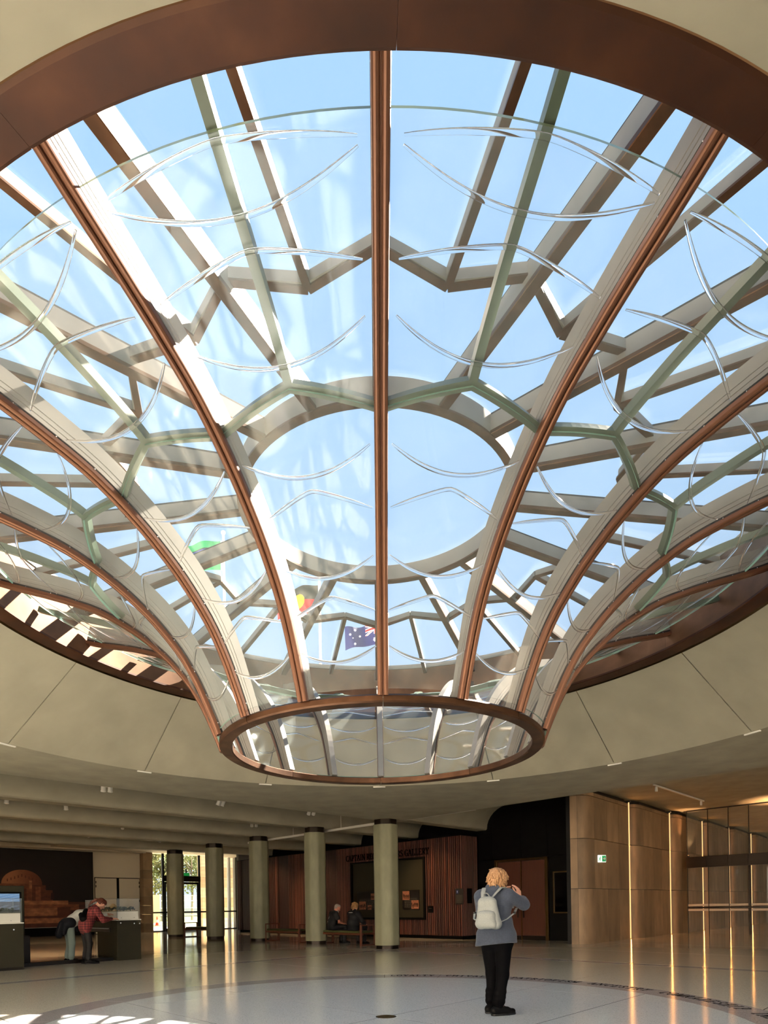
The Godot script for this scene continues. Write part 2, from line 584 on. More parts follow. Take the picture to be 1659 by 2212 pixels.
func square_ring(k: MB, r: float, a0: float, a1: float, b0: float, b1: float, y0: float, y1: float):   # a slab with square outline and a round hole, in world axes
	var ang := []
	for i in 96:
		ang.append(TAU * i / 96)
	for c in [[a0, b0], [a0, b1], [a1, b0], [a1, b1]]:
		ang.append(fposmod(atan2(c[1], c[0]), TAU))
	ang.sort()
	var inner := []
	var outer := []
	for t in ang:
		var d := Vector2(cos(t), sin(t))
		var s := 1e9
		if d.x > 1e-6: s = minf(s, a1 / d.x)
		if d.x < -1e-6: s = minf(s, a0 / d.x)
		if d.y > 1e-6: s = minf(s, b1 / d.y)
		if d.y < -1e-6: s = minf(s, b0 / d.y)
		inner.append(d * r)
		outer.append(d * s)
	for i in ang.size():
		var j := (i + 1) % ang.size()
		var q := func(v: Vector2, h: float) -> Vector3: return W(v.x, v.y, h)
		k.quad(q.call(inner[i], y0), q.call(inner[j], y0), q.call(outer[j], y0), q.call(outer[i], y0))
		k.quad(q.call(outer[i], y1), q.call(outer[j], y1), q.call(inner[j], y1), q.call(inner[i], y1))
		k.quad(q.call(outer[i], y0), q.call(outer[j], y0), q.call(outer[j], y1), q.call(outer[i], y1))
		k.quad(q.call(inner[j], y0), q.call(inner[i], y0), q.call(inner[i], y1), q.call(inner[j], y1))


func ceiling_shell():
	var ce := struct("ceiling", Vector3.ZERO, 0.0, "concrete ceiling with a square dropped soffit and a conical collar round the oculus", "ceiling")
	var k := MB.new()
	square_ring(k, 5.64, -8.0, 8.0, -8.0, 7.45, EYE + 2.372, EYE + 2.56)
	obj("soffit_slab", k, M.concrete, ce)
	k = MB.new()
	square_ring(k, 4.19, -8.2, 8.2, -8.2, 7.65, EYE + 3.47, EYE + 3.9)
	obj("roof_slab", k, M.concrete_dark, ce)
	for r in [[7.85, 8.0, -8, 7.45], [-8, -7.85, -8, 7.45], [-7.85, 7.85, 7.3, 7.45], [-7.85, 7.85, -8, -7.85]]:
		var s := abox("soffit_side", r[0], r[1], r[2], r[3], EYE + 2.5, EYE + 3.5, M.concrete, ce)
		s.rotation.y = PI / 4
	for r in [[-13, 35, 7.5, 27.7], [-13, 35, -13, -7.95], [8.05, 35, -7.95, 7.5], [-13, -7.95, -7.95, 7.5]]:
		var s := abox("main_slab", r[0], r[1], r[2], r[3], 4.46, 4.9, M.concrete, ce)
		s.rotation.y = PI / 4
	for i in 16:
		var a := i * 22.5
		k = MB.new()
		var g := 0.09
		k.lathe([Vector2(4.33, EYE + 3.285), Vector2(5.645, EYE + 2.365), Vector2(5.75, EYE + 2.46), Vector2(4.60, EYE + 3.345)], a + g, a + 22.5 - g, 14)
		obj("concrete_panel", k, M.concrete, ce)
		if i in [5, 6, 7, 8, 9, 10, 11]:
			k = MB.new()
			k.box(Vector3(0, EYE + 2.352, 5.66), Vector3(0.24, 0.02, 0.035), 0.004)
			var br := obj("joint_bar", k, M.white, ce)
			br.rotation.y = deg_to_rad(a)
			br.set_meta("label", "small pale metal bar capping a ceiling joint")
	# copper drum of the oculus with its turned lip
	var dr := struct("trim_1", Vector3.ZERO, 0.0, "round copper drum lining the roof opening, with a turned lower lip", "trim")
	for i in 16:
		var a := i * 22.5 + 0.8
		k = MB.new()
		k.lathe([Vector2(4.11, EYE + 3.33), Vector2(4.17, EYE + 3.33), Vector2(4.17, EYE + 4.06), Vector2(4.11, EYE + 4.06)], a + 0.01, a + 22.49, 14)
		obj("copper_panel", k, M.copper_panel, dr)
		k = MB.new()
		k.lathe([Vector2(4.106, EYE + 3.318), Vector2(4.12, EYE + 3.312), Vector2(4.295, EYE + 3.297), Vector2(4.312, EYE + 3.305), Vector2(4.312, EYE + 3.322), Vector2(4.29, EYE + 3.336), Vector2(4.106, EYE + 3.342)], a + 0.01, a + 22.49, 16)
		obj("copper_lip", k, M.copper_lip, dr)
	# concealed light behind the lip
	var cv := thing("cove_light", "thin warm light strip concealed in the gap round the copper oculus drum", "light")
	k = MB.new()
	k.lathe([Vector2(4.36, EYE + 3.435), Vector2(4.40, EYE + 3.435), Vector2(4.40, EYE + 3.455), Vector2(4.36, EYE + 3.455)], 0, 360, 96)
	obj("light_strip", k, glow(Color(1.0, 0.78, 0.52), 4.0), cv)
	for i in 8:
		var om := OmniLight3D.new()
		om.name = "strip_light"
		om.position = Vector3(4.365 * sin(TAU * i / 8), EYE + 3.425, 4.365 * cos(TAU * i / 8))
		om.light_color = Color(1.0, 0.78, 0.52)
		om.light_energy = 0.006
		om.light_size = 0.02
		om.omni_range = 12.0
		om.omni_attenuation = 2.0
		om.shadow_enabled = true
		cv.add_child(om, true)


func walls():
	var T := PI / 4
	# mural wall and the far glazed entrance, all on the line b = 27
	var wf := struct("wall_far", Vector3.ZERO, T, "pale far wall beside the glazed doors", "wall")
	abox("wall_panel", -13, 7.2, 27.35, 27.7, 0, 4.46, M.plaster, wf)
	abox("wall_panel", 7.2, 9.56, 27.35, 27.7, 2.86, 4.46, M.plaster, wf)
	abox("wall_panel", 9.0, 20, 27.05, 27.6, 4.2, 4.9, M.plaster, wf)
	abox("bulkhead", -13, 9.6, 26.7, 27.4, 4.14, 4.3, M.plaster, wf)
	for k in 9:
		abox("sandstone_block", 9.54, 10.05, 26.95, 27.6, k * 0.47, k * 0.47 + 0.462, M.stone[(k * 2) % 3], wf)
		abox("sandstone_block", 14.2, 15.4, 29.2, 29.8, k * 0.62, k * 0.62 + 0.61, M.sandstone[(k + 1) % 3], wf)
		abox("sandstone_block", 15.41, 17.2, 29.2, 29.8, k * 0.62, k * 0.62 + 0.61, M.sandstone[(k * 2 + 1) % 3], wf)
	abox("wall_panel", 15.32, 18.6, 27.05, 27.6, 0, 4.2, M.grey_wall, wf)
	abox("wall_panel", 18.4, 18.7, 13.2, 27.6, 0, 4.46, M.grey_wall, wf)
	# double service door in the pale wall
	var d2 := struct("door_2", Vector3.ZERO, T, "pale double service door with a dark gap between its leaves", "door")
	for s in 2:
		var a0: float = 7.24 + s * 1.17
		var leaf := abox("door_leaf", a0 + 0.03, a0 + 1.12, 27.40, 27.46, 0.02, 2.82, M.plaster, d2, 0.006)
		for hh in [0.4, 1.6, 2.35, 2.55]:
			var hx := a0 + 0.05 if s == 0 else a0 + 1.10
			abox("hinge", hx - 0.015, hx + 0.015, 27.37, 27.40, hh, hh + 0.12, M.bronze, leaf)
	abox("backing", 7.1, 9.7, 27.5, 27.7, 0, 3.0, M.black, d2)
	abox("door_gap", 8.33, 8.45, 27.38, 27.44, 0.02, 2.82, M.black, d2)
	# glazed doors
	var wn := struct("window_1", Vector3.ZERO, T, "tall glazed entrance doors in dark bronze frames with a handrail", "window")
	for a in [10.07, 10.72, 12.86, 15.28]:
		abox("frame_post", a - 0.05, a + 0.05, 27.1, 27.22, 0, 4.2, M.bronze, wn, 0.006)
	abox("transom", 10.72, 12.9, 27.06, 27.24, 2.70, 3.02, M.bronze, wn, 0.01)
	abox("threshold", 10.07, 15.3, 27.08, 27.24, 0, 0.05, M.bronze, wn)
	abox("handrail", 10.07, 15.3, 27.02, 27.08, 0.98, 1.06, M.bronze, wn, 0.01)
	for d in [[10.79, 11.78], [11.80, 12.80]]:
		var lf := abox("door_rail", d[0], d[1], 27.12, 27.18, 2.56, 2.68, M.bronze, wn)
		abox("door_stile", d[0], d[0] + 0.09, 27.12, 27.18, 0.05, 2.6, M.bronze, lf)
		abox("door_stile", d[1] - 0.09, d[1], 27.12, 27.18, 0.05, 2.6, M.bronze, lf)
		abox("door_rail", d[0], d[1], 27.12, 27.18, 0.05, 0.15, M.bronze, lf)
		abox("glass_pane", d[0] + 0.09, d[1] - 0.09, 27.145, 27.155, 0.15, 2.56, M.glass, lf)
	abox("glass_pane", 10.12, 10.67, 27.145, 27.155, 0.05, 4.2, M.glass, wn)
	abox("glass_pane", 10.77, 12.81, 27.145, 27.155, 3.02, 4.2, M.glass, wn)
	abox("glass_pane", 12.91, 15.23, 27.145, 27.155, 0.05, 4.2, M.glass, wn)
	var ex := thing("exit_sign", "small green exit sign above the glazed far doors", "sign", W(12.0, 26.98, 3.1), T)
	obj("sign_box", boxm(Vector3(0.34, 0.17, 0.05), 0.008), glow(Color(0.05, 0.5, 0.22), 0.5), ex)
	abox("bracket", -0.02, 0.02, -0.02, 0.1, 0.0, 0.3, M.black, ex)
	# door in the grey wall
	var d3 := struct("door_3", Vector3.ZERO, T, "narrow grey door with a lever handle past the pale stone wall", "door")
	abox("door_leaf", 15.45, 16.3, 27.0, 27.05, 0.02, 2.9, M.grey_wall, d3, 0.005)
	abox("door_frame", 16.3, 16.36, 26.98, 27.06, 0, 2.95, M.white, d3)
	abox("push_plate", 15.75, 15.95, 26.97, 27.0, 1.05, 1.25, M.bronze, d3)
	# pale ceiling by the entrance
	var ce2 := struct("ceiling_1", Vector3.ZERO, T, "white plasterboard ceiling by the far glazed doors", "ceiling")
	abox("plasterboard", 5.0, 18.6, 21.6, 27.1, 4.2, 4.32, M.plaster, ce2)
	# the hall is closed on the other sides; towards the street it is glazed
	var wl := struct("wall_left", Vector3.ZERO, T, "plain wall at the left end of the hall", "wall")
	abox("wall_panel", -13, -12.7, 8.2, 27.6, 0, 4.5, M.plaster, wl)
	var wb := struct("wall_back", Vector3.ZERO, T, "plain wall at the right end of the hall", "wall")
	abox("wall_panel", 34.7, 35, -13, 8, 0, 4.5, M.stone[1], wb)
	abox("wall_panel", 12, 35, -13, -12.7, 0, 4.5, M.plaster, wb)
	var wn2 := struct("window_2", Vector3.ZERO, T, "street front of the hall, glazed from floor to ceiling", "window")
	for i in 9:
		abox("frame_post", -12.95 + i * 3.0, -12.85 + i * 3.0, -12.95, -12.75, 0, 4.46, M.bronze, wn2)
		if i < 8: abox("glass_pane", -12.85 + i * 3.0, -9.95 + i * 3.0, -12.86, -12.85, 0, 4.46, M.glass, wn2)
	for i in 8:
		abox("frame_post", -12.95, -12.75, -12.9 + i * 3.0, -12.8 + i * 3.0, 0, 4.46, M.bronze, wn2)
		if i < 7: abox("glass_pane", -12.86, -12.85, -12.8 + i * 3.0, -9.9 + i * 3.0, 0, 4.46, M.glass, wn2)


func boxm(s: Vector3, bev := 0.0, c := Vector3.ZERO) -> MB:
	var k := MB.new()
	k.box(c, s, bev)
	return k


# ---------------------------------------------------------------- the glass funnel and the roof over it
var PT := []       # profile of the funnel, dense: Vector2(r, h)
var PS := []       # arc length at each


func profile():
	var k := [[1.60, 1.40], [1.665, 1.64], [1.80, 1.98], [1.90, 2.19], [2.02, 2.385], [2.20, 2.60], [2.36, 2.755], [2.60, 2.945], [2.92, 3.135], [3.24, 3.255], [3.50, 3.335], [3.78, 3.41], [4.0, 3.475], [4.115, 3.515], [4.3, 3.58]]
	for i in range(1, k.size() - 2):
		var p := []
		for j in 4: p.append(Vector2(k[i - 1 + j][0], k[i - 1 + j][1]))
		for s in 8:
			PT.append(p[1].cubic_interpolate(p[2], p[0], p[3], s / 8.0))
	PT.append(Vector2(4.115, 3.515))
	PS = [0.0]
	for i in range(1, PT.size()):
		PS.append(PS[-1] + PT[i].distance_to(PT[i - 1]))


func at_s(s: float) -> Array:   # [point, tangent] by arc length
	for i in range(1, PT.size()):
		if s <= PS[i] or i == PT.size() - 1:
			var t: float = (s - PS[i - 1]) / (PS[i] - PS[i - 1])
			var a: Vector2 = (PT[i] - PT[maxi(i - 2, 0)]).normalized()
			var b: Vector2 = (PT[mini(i + 1, PT.size() - 1)] - PT[i - 1]).normalized()
			return [PT[i - 1].lerp(PT[i], t), a.lerp(b, clampf(t, 0, 1)).normalized()]
	return []


func s_of(h: float) -> float:
	for i in range(1, PT.size()):
		if h <= PT[i].y:
			return lerpf(PS[i - 1], PS[i], (h - PT[i - 1].y) / (PT[i].y - PT[i - 1].y))
	return PS[-1]


func fp(az: float, s: float, off := 0.0) -> Vector3:   # a point on the funnel; off counts towards its inside
	var q := at_s(s)
	var p: Vector2 = q[0] + Vector2(-q[1].y, q[1].x) * off
	var t := deg_to_rad(az)
	return Vector3(sin(t) * p.x, EYE + p.y, cos(t) * p.x)


func fframe(az: float, s: float, off := 0.0) -> Transform3D:   # x along the circle, y towards the inside, z up the profile
	var q := at_s(s)
	var t := deg_to_rad(az)
	var er := Vector3(sin(t), 0, cos(t))
	var x := Vector3(cos(t), 0, -sin(t))
	var z: Vector3 = er * q[1].x + Vector3.UP * q[1].y
	var y: Vector3 = -er * q[1].y + Vector3.UP * q[1].x
	return Transform3D(Basis(x, y, z), fp(az, s, off))


func pane_mesh(top: Callable, bot: Callable, a0: float, a1: float, na: int, ns: int) -> ArrayMesh:   # a curved slab of glass between two edges given as arc length by angle
	var k := MB.new()
	var e := MB.new()
	var P := func(i: int, j: int, off: float) -> Vector3:
		var az := lerpf(a0, a1, float(i) / na)
		return fp(az, lerpf(bot.call(az), top.call(az), float(j) / ns), off)
	k.sg(1)
	for i in na:
		for j in ns:
			k.sg(1)
			k.quad(P.call(i, j, 0.012), P.call(i + 1, j, 0.012), P.call(i + 1, j + 1, 0.012), P.call(i, j + 1, 0.012))
			k.sg(2)
			k.quad(P.call(i, j + 1, 0.032), P.call(i + 1, j + 1, 0.032), P.call(i + 1, j, 0.032), P.call(i, j, 0.032))
	for i in na:
		e.quad(P.call(i, 0, 0.032), P.call(i + 1, 0, 0.032), P.call(i + 1, 0, 0.012), P.call(i, 0, 0.012))
		e.quad(P.call(i, ns, 0.012), P.call(i + 1, ns, 0.012), P.call(i + 1, ns, 0.032), P.call(i, ns, 0.032))
	for j in ns:
		e.quad(P.call(0, j, 0.012), P.call(0, j + 1, 0.012), P.call(0, j + 1, 0.032), P.call(0, j, 0.032))
		e.quad(P.call(na, j, 0.032), P.call(na, j + 1, 0.032), P.call(na, j + 1, 0.012), P.call(na, j, 0.012))
	var me := k.mesh()
	me = e.mesh(me)
	me.surface_set_material(0, M.glass)
	me.surface_set_material(1, M.edge)
	return me


func bead_mesh(h: Callable) -> ArrayMesh:
	var pts := []
	var ups := []
	for i in 25:
		var u := -0.86 + 1.72 * i / 24.0
		var f := fframe(u * 11.25, s_of(h.call(u)), 0.010)
		pts.append(f.origin)
		ups.append(-f.basis.y)
	var k := MB.new()
	k.tube_var(pts, 0.0135, 0.0075, 8, ups)
	return k.mesh()


func oculus():
	profile()
	var fu := thing("oculus_funnel", "trumpet shaped glass funnel with copper ribs hanging from the round roof opening", "skylight", Vector3(0, 0, 0))
	# ribs: copper cap, gasket and pale fin
	var s0 := s_of(1.655)
	var s1 := s_of(3.512)
	var cap := PackedVector2Array()
	for v in [[-0.043, 0.012], [-0.043, -0.012]]: cap.append(Vector2(v[0], v[1]))
	for j in 7: cap.append(Vector2(-0.0225, -0.014) + Vector2(cos(PI + PI * j / 6.0), sin(PI + PI * j / 6.0)) * Vector2(0.0205, 0.019))
	for j in 7: cap.append(Vector2(0.0225, -0.014) + Vector2(cos(PI + PI * j / 6.0), sin(PI + PI * j / 6.0)) * Vector2(0.0205, 0.019))
	for v in [[0.043, -0.012], [0.043, 0.012]]: cap.append(Vector2(v[0], v[1]))
	var frames := []
	for i in 41:
		frames.append(fframe(0.0, lerpf(s0, s1, i / 40.0)))
	var kc := MB.new()
	kc.sweep(frames, cap)
	var cap_m := kc.mesh()
	var kg := MB.new()
	kg.sweep(frames, PackedVector2Array([Vector2(-0.03, 0.0125), Vector2(0.03, 0.0125), Vector2(0.03, 0.034), Vector2(-0.03, 0.034)]))
	var gas_m := kg.mesh()
	var fin_frames := []
	for i in 41:
		var t := i / 40.0
		var f := fframe(0.0, lerpf(s0, s1, t))
		var sc := lerpf(0.62, 1.0, smoothstep(0.0, 0.35, t))
		fin_frames.append(Transform3D(Basis(f.basis.x, f.basis.y * sc, f.basis.z), f.origin + f.basis.y * 0.032 * (1.0 - sc)))
	var kf := MB.new()
	kf.sweep(fin_frames, PackedVector2Array([Vector2(-0.034, 0.034), Vector2(0.034, 0.034), Vector2(0.034, 0.062), Vector2(0.029, 0.064), Vector2(0.029, 0.068), Vector2(0.034, 0.070), Vector2(0.034, 0.10), Vector2(0.030, 0.102), Vector2(0.030, 0.106), Vector2(0.034, 0.108), Vector2(0.034, 0.205), Vector2(-0.034, 0.205), Vector2(-0.034, 0.108), Vector2(-0.030, 0.106), Vector2(-0.030, 0.102), Vector2(-0.034, 0.10), Vector2(-0.034, 0.070), Vector2(-0.029, 0.068), Vector2(-0.029, 0.064), Vector2(-0.034, 0.062)]), true, false)
	var fin_m := kf.mesh()
	var ks := MB.new()
	for i in 12:
		var f := fframe(0.0, lerpf(s0 + 0.1, s1 - 0.15, i / 11.0))
		for sd in [-1, 1]:
			ks.ball(f * Vector3(sd * 0.040, 0.017, 0), Vector3.ONE * 0.005, 6, 4)
	var screw_m := ks.mesh()
	for i in 16:
		var rb := obj("rib", cap_m, M.copper_rib, fu, Vector3.ZERO, deg_to_rad(i * 22.5))
		obj("gasket", gas_m, M.gasket, rb)
		obj("fin", fin_m, M.fin, rb)
		obj("screws", screw_m, M.screw, rb)
	# one bay of panes and beads, turned to the other fifteen
	var node_s := func(az: float) -> float: return lerpf(s_of(3.10), s_of(3.03), minf(absf(az) / 11.25, 1.0))
	var up_m := pane_mesh(func(_a): return s_of(3.428), node_s, -10.95, 10.95, 12, 10)
	var low_m := pane_mesh(node_s, func(_a): return s_of(1.70), -10.95, 10.95, 12, 16)
	var u2 := func(c: float, e: float): return bead_mesh(func(u): return c + e * u * u)
	var v2 := func(c: float, e: float): return bead_mesh(func(u): return c - e * (sqrt(u * u + 0.004) - 0.063))
	var beads_up := [v2.call(3.420, 0.016), u2.call(3.353, 0.062), v2.call(3.318, 0.032), u2.call(3.15, 0.092)]
	var beads_low := [u2.call(2.843, 0.12), v2.call(2.79, 0.105), u2.call(2.40, 0.13), v2.call(2.294, 0.115), u2.call(1.89, 0.125)]
	var mull := mullion_mesh()
	var branch := [branch_mesh(-1), branch_mesh(1)]
	for i in 16:
		var t := deg_to_rad(i * 22.5 + 11.25)
		var pu := obj("glass_pane", up_m, null, fu, Vector3.ZERO, t)
		for b in beads_up: obj("glass_bead", b, M.bead, pu)
		var pl := obj("glass_pane", low_m, null, fu, Vector3.ZERO, t)
		for b in beads_low: obj("glass_bead", b, M.bead, pl)
		obj("mullion", mull, M.frit, fu, Vector3.ZERO, t)
		for b in branch: obj("mullion_branch", b, M.frit, fu, Vector3.ZERO, t)
	# hanging ring
	for i in 8:
		var k := MB.new()
		var a := i * 45.0
		k.lathe([Vector2(1.535, EYE + 1.612), Vector2(1.545, EYE + 1.604), Vector2(1.645, EYE + 1.604), Vector2(1.66, EYE + 1.615), Vector2(1.66, EYE + 1.655), Vector2(1.645, EYE + 1.672), Vector2(1.545, EYE + 1.680), Vector2(1.535, EYE + 1.672)], a + 0.08, a + 44.92, 14)
		obj("hanging_ring_segment", k, M.copper, fu)
	roof()


func mullion_mesh() -> ArrayMesh:
	var fr := []
	for i in 17:
		fr.append(fframe(0.0, lerpf(s_of(3.09), s_of(3.512), i / 16.0)))
	var k := MB.new()
	k.sweep(fr, PackedVector2Array([Vector2(-0.027, 0.034), Vector2(0.027, 0.034), Vector2(0.027, 0.096), Vector2(-0.027, 0.096)]), true, false)
	return k.mesh()


func branch_mesh(sd: int) -> ArrayMesh:
	var fr := []
	for i in 9:
		var az := lerpf(0.0, 10.9, i / 8.0) * sd
		var f := fframe(az, lerpf(s_of(3.10), s_of(3.03), i / 8.0))
		fr.append(f)
	var out := []
	for i in 9:
		var d: Vector3 = (fr[mini(i + 1, 8)].origin - fr[maxi(i - 1, 0)].origin).normalized()
		var y: Vector3 = fr[i].basis.y
		out.append(Transform3D(Basis(y.cross(d).normalized(), y, d), fr[i].origin))
	var k := MB.new()
	k.sweep(out, PackedVector2Array([Vector2(-0.027, 0.034), Vector2(0.027, 0.034), Vector2(0.027, 0.093), Vector2(-0.027, 0.093)]), true, false)
	return k.mesh()


func roof():
	var ro := thing("roof_lantern", "flat glazed roof over the oculus with radial beams meeting in a ring", "skylight")
	var bh := func(r: float) -> float: return lerpf(4.155, 3.885, (r - 1.42) / (4.11 - 1.42))   # underside of a beam
	var P := func(az: float, r: float, up: float) -> Vector3:
		var t := deg_to_rad(az)
		return Vector3(sin(t) * r, EYE + bh.call(r) + up, cos(t) * r)
	var kb := MB.new()
	var ku := MB.new()
	var kt := MB.new()
	kb.bar(P.call(0, 1.42, 0.105), P.call(0, 4.12, 0.105), 0.070, 0.135)
	ku.bar(P.call(0, 1.42, 0.018), P.call(0, 4.12, 0.018), 0.084, 0.036, Vector3.UP, 0.004)
	kt.bar(P.call(0, 1.42, 0.186), P.call(0, 4.12, 0.186), 0.05, 0.02)
	var bm := kb.mesh()
	var um := ku.mesh()
	var tm := kt.mesh()
	var km := MB.new()
	km.bar(P.call(11.25, 2.42, 0.135), P.call(11.25, 4.12, 0.135), 0.05, 0.075)
	var kmu := MB.new()
	kmu.bar(P.call(11.25, 2.42, 0.09), P.call(11.25, 4.12, 0.09), 0.054, 0.014)
	var mm := km.mesh()
	var mmu := kmu.mesh()
	var br := []
	var bru := []
	for sd in [0.0, 22.5]:
		var k := MB.new()
		k.bar(P.call(11.25, 2.42, 0.135), P.call(sd, 2.64, 0.135), 0.05, 0.075)
		br.append(k.mesh())
		k = MB.new()
		k.bar(P.call(11.25, 2.40, 0.09), P.call(sd, 2.64, 0.09), 0.054, 0.014)
		bru.append(k.mesh())
	# panes of the roof: one outside and one inside the tie of each bay, and a disc
	var kp := MB.new()
	var pts := [P.call(0.7, 1.46, 0.2), P.call(21.8, 1.46, 0.2), P.call(22.2, 2.64, 0.2), P.call(11.25, 2.42, 0.2), P.call(0.3, 2.64, 0.2)]
	slab(kp, pts, 0.02)
	var in_m := kp.mesh()
	kp = MB.new()
	slab(kp, [P.call(0.3, 2.65, 0.2), P.call(11.15, 2.43, 0.2), P.call(11.15, 4.14, 0.2), P.call(0.3, 4.14, 0.2)], 0.02)
	slab(kp, [P.call(11.35, 2.43, 0.2), P.call(22.2, 2.65, 0.2), P.call(22.2, 4.14, 0.2), P.call(11.35, 4.14, 0.2)], 0.02)
	var out_m := kp.mesh()
	for i in 16:
		var t := deg_to_rad(i * 22.5)
		var b := obj("beam", bm, M.fin, ro, Vector3.ZERO, t)
		obj("beam_soffit", um, M.copper, b)
		obj("gasket", tm, M.gasket, b)
		var m := obj("mullion", mm, M.fin, ro, Vector3.ZERO, t)
		obj("mullion_soffit", mmu, M.copper, m)
		for e in 2:
			var c := obj("mullion_branch", br[e], M.fin, ro, Vector3.ZERO, t)
			obj("mullion_soffit", bru[e], M.copper, c)
		obj("glass_pane", in_m, M.roof_glass, ro, Vector3.ZERO, t)
		obj("glass_pane", out_m, M.roof_glass, ro, Vector3.ZERO, t)
	var k := MB.new()
	k.lathe([Vector2(1.375, EYE + 4.165), Vector2(1.445, EYE + 4.165), Vector2(1.445, EYE + 4.345), Vector2(1.375, EYE + 4.345)], 0, 360, 96)
	var ring := obj("ring_beam", k, M.fin, ro)
	k = MB.new()
	k.lathe([Vector2(1.37, EYE + 4.145), Vector2(1.45, EYE + 4.145), Vector2(1.45, EYE + 4.164), Vector2(1.37, EYE + 4.164)], 0, 360, 96)
	obj("beam_soffit", k, M.copper, ring)
	k = MB.new()
	k.lathe([Vector2(0, EYE + 4.35), Vector2(1.45, EYE + 4.35), Vector2(1.45, EYE + 4.37), Vector2(0, EYE + 4.37)], 0, 360, 48)
	obj("glass_pane", k, M.roof_glass, ro)
	k = MB.new()
	k.lathe([Vector2(4.10, EYE + 4.062), Vector2(4.2, EYE + 4.062), Vector2(4.2, EYE + 4.13), Vector2(4.10, EYE + 4.13)], 0, 360, 96)
	obj("curb", k, M.fin, ro)


func slab(k: MB, p: Array, t: float):   # a flat plate with the given corners, its top t above
	var up := Vector3(0, t, 0)
	for i in range(1, p.size() - 1):
		k.tri(p[0] + up, p[i] + up, p[i + 1] + up)
		k.tri(p[0], p[i + 1], p[i])
	for i in p.size():
		var q: Vector3 = p[(i + 1) % p.size()]
		k.quad(p[i], q, q + up, p[i] + up)


# ---------------------------------------------------------------- the gallery side: columns, ribbed vaults, batten wall
func octagon(r: float, rc: float) -> PackedVector2Array:   # octagon across flats 2r with softened corners
	var p := PackedVector2Array()
	var cr := r / cos(PI / 8)
	for i in 8:
		var t := TAU * (i + 0.5) / 8
		var c := Vector2(cos(t), sin(t)) * cr
		for j in 5:
			var s := t + (j - 2) * PI / 16
			p.append(c * (1.0 - rc / cr) + Vector2(cos(s), sin(s)) * rc)
	return p


func turn_frames(ys: Array, at := Vector3.ZERO) -> Array:   # frames going up, profile in x and -z
	return ys.map(func(y): return Transform3D(Basis(Vector3.RIGHT, Vector3.FORWARD, Vector3.UP), at + Vector3(0, y, 0)))


func column(a: float, b: float, top: float, label: String):
	var t := thing("column", label, "column", W(a, b, 0), PI / 4, "concrete columns along the gallery")
	var k := MB.new()
	k.sweep(turn_frames([0.10, top - 0.17]), octagon(0.325, 0.14))
	obj("shaft", k, M.column, t)
	k = MB.new()
	k.sweep(turn_frames([0.0, 0.10]), octagon(0.305, 0.10))
	obj("plinth", k, M.bronze, t)
	k = MB.new()
	k.sweep(turn_frames([top - 0.17, top]), octagon(0.30, 0.10))
	obj("collar", k, M.bronze, t)


func beam_prof(t: float) -> Array:   # half of a beam's section, from the middle of its underside to the ceiling: [across, height]
	var p := [[0.0, 3.70], [0.2, 3.70], [0.235, 3.73]]
	for k in 9:
		var f := k / 8.0
		p.append([lerpf(0.24 + 0.02 * f, 0.24 + 0.95 * (1.0 - cos(f * PI / 2)), t), lerpf(3.735 + 0.745 * f, 3.735 + 0.745 * sin(f * PI / 2), t)])
	return p


func concrete_beam(b: float, a0: float, a1: float, parent: Node):
	var k := MB.new()
	var st := []
	var a := a0
	while a < a1:
		st.append(a)
		a += 6.0 if a + 6.0 < 8.1 else (8.1 - a if a < 8.05 else 0.25 if a < 9.6 else 1.2)
	st.append(a1)
	for i in st.size() - 1:
		var p := beam_prof(smoothstep(8.1, 9.6, st[i]))
		var q := beam_prof(smoothstep(8.1, 9.6, st[i + 1]))
		for j in p.size() - 1:
			for s in [-1, 1]:
				k.sg(5 if j > 1 else j + 1)
				var v := [L(st[i], b + s * p[j][0], p[j][1]), L(st[i + 1], b + s * q[j][0], q[j][1]), L(st[i + 1], b + s * q[j + 1][0], q[j + 1][1]), L(st[i], b + s * p[j + 1][0], p[j + 1][1])]
				if s > 0: k.quad(v[3], v[2], v[1], v[0])
				else: k.quad(v[0], v[1], v[2], v[3])
	obj("concrete_beam", k, M.concrete, parent)


func poster(seed_: int, kind: String) -> ImageTexture:   # what is printed on the boards: brown photographs, lines of small print
	var r := RandomNumberGenerator.new()
	r.seed = seed_
	var im := Image.create(128, 128, false, Image.FORMAT_RGB8)
	if kind == "photo":
		im.fill(Color(0.62, 0.40, 0.30))
		for i in 260:
			var c := Color(0.66, 0.45, 0.34).lerp(Color(0.45, 0.27, 0.19), r.randf())
			im.fill_rect(Rect2i(r.randi_range(0, 127), r.randi_range(0, 127), r.randi_range(3, 14), r.randi_range(2, 6)), c)
		for i in 9:
			var x := 8 + i * 13 + r.randi_range(-3, 3)
			var y := r.randi_range(34, 62)
			var c2 := Color(0.14, 0.075, 0.05).lerp(Color(0.3, 0.17, 0.12), r.randf())
			im.fill_rect(Rect2i(x, y, 7, 8), c2)
			im.fill_rect(Rect2i(x - 3, y + 8, 13, 26), c2)
			im.fill_rect(Rect2i(x - 1, y + 34, 4, 26), c2)
			im.fill_rect(Rect2i(x + 5, y + 34, 4, 26), c2)
	else:
		im.fill(Color(0.075, 0.07, 0.065))
		if kind == "sign":
			im.fill_rect(Rect2i(16, 12, 40, 30), Color(0.10, 0.16, 0.34))
			im.fill_rect(Rect2i(30, 18, 10, 16), Color(0.7, 0.75, 0.85))
		for i in 11:
			var y := 52 + i * 6
			var x := 16
			while x < 112:
				var w := r.randi_range(4, 14)
				im.fill_rect(Rect2i(x, y, mini(w, 112 - x), 2), Color(0.42, 0.40, 0.35))
				x += w + 3
	return ImageTexture.create_from_image(im)


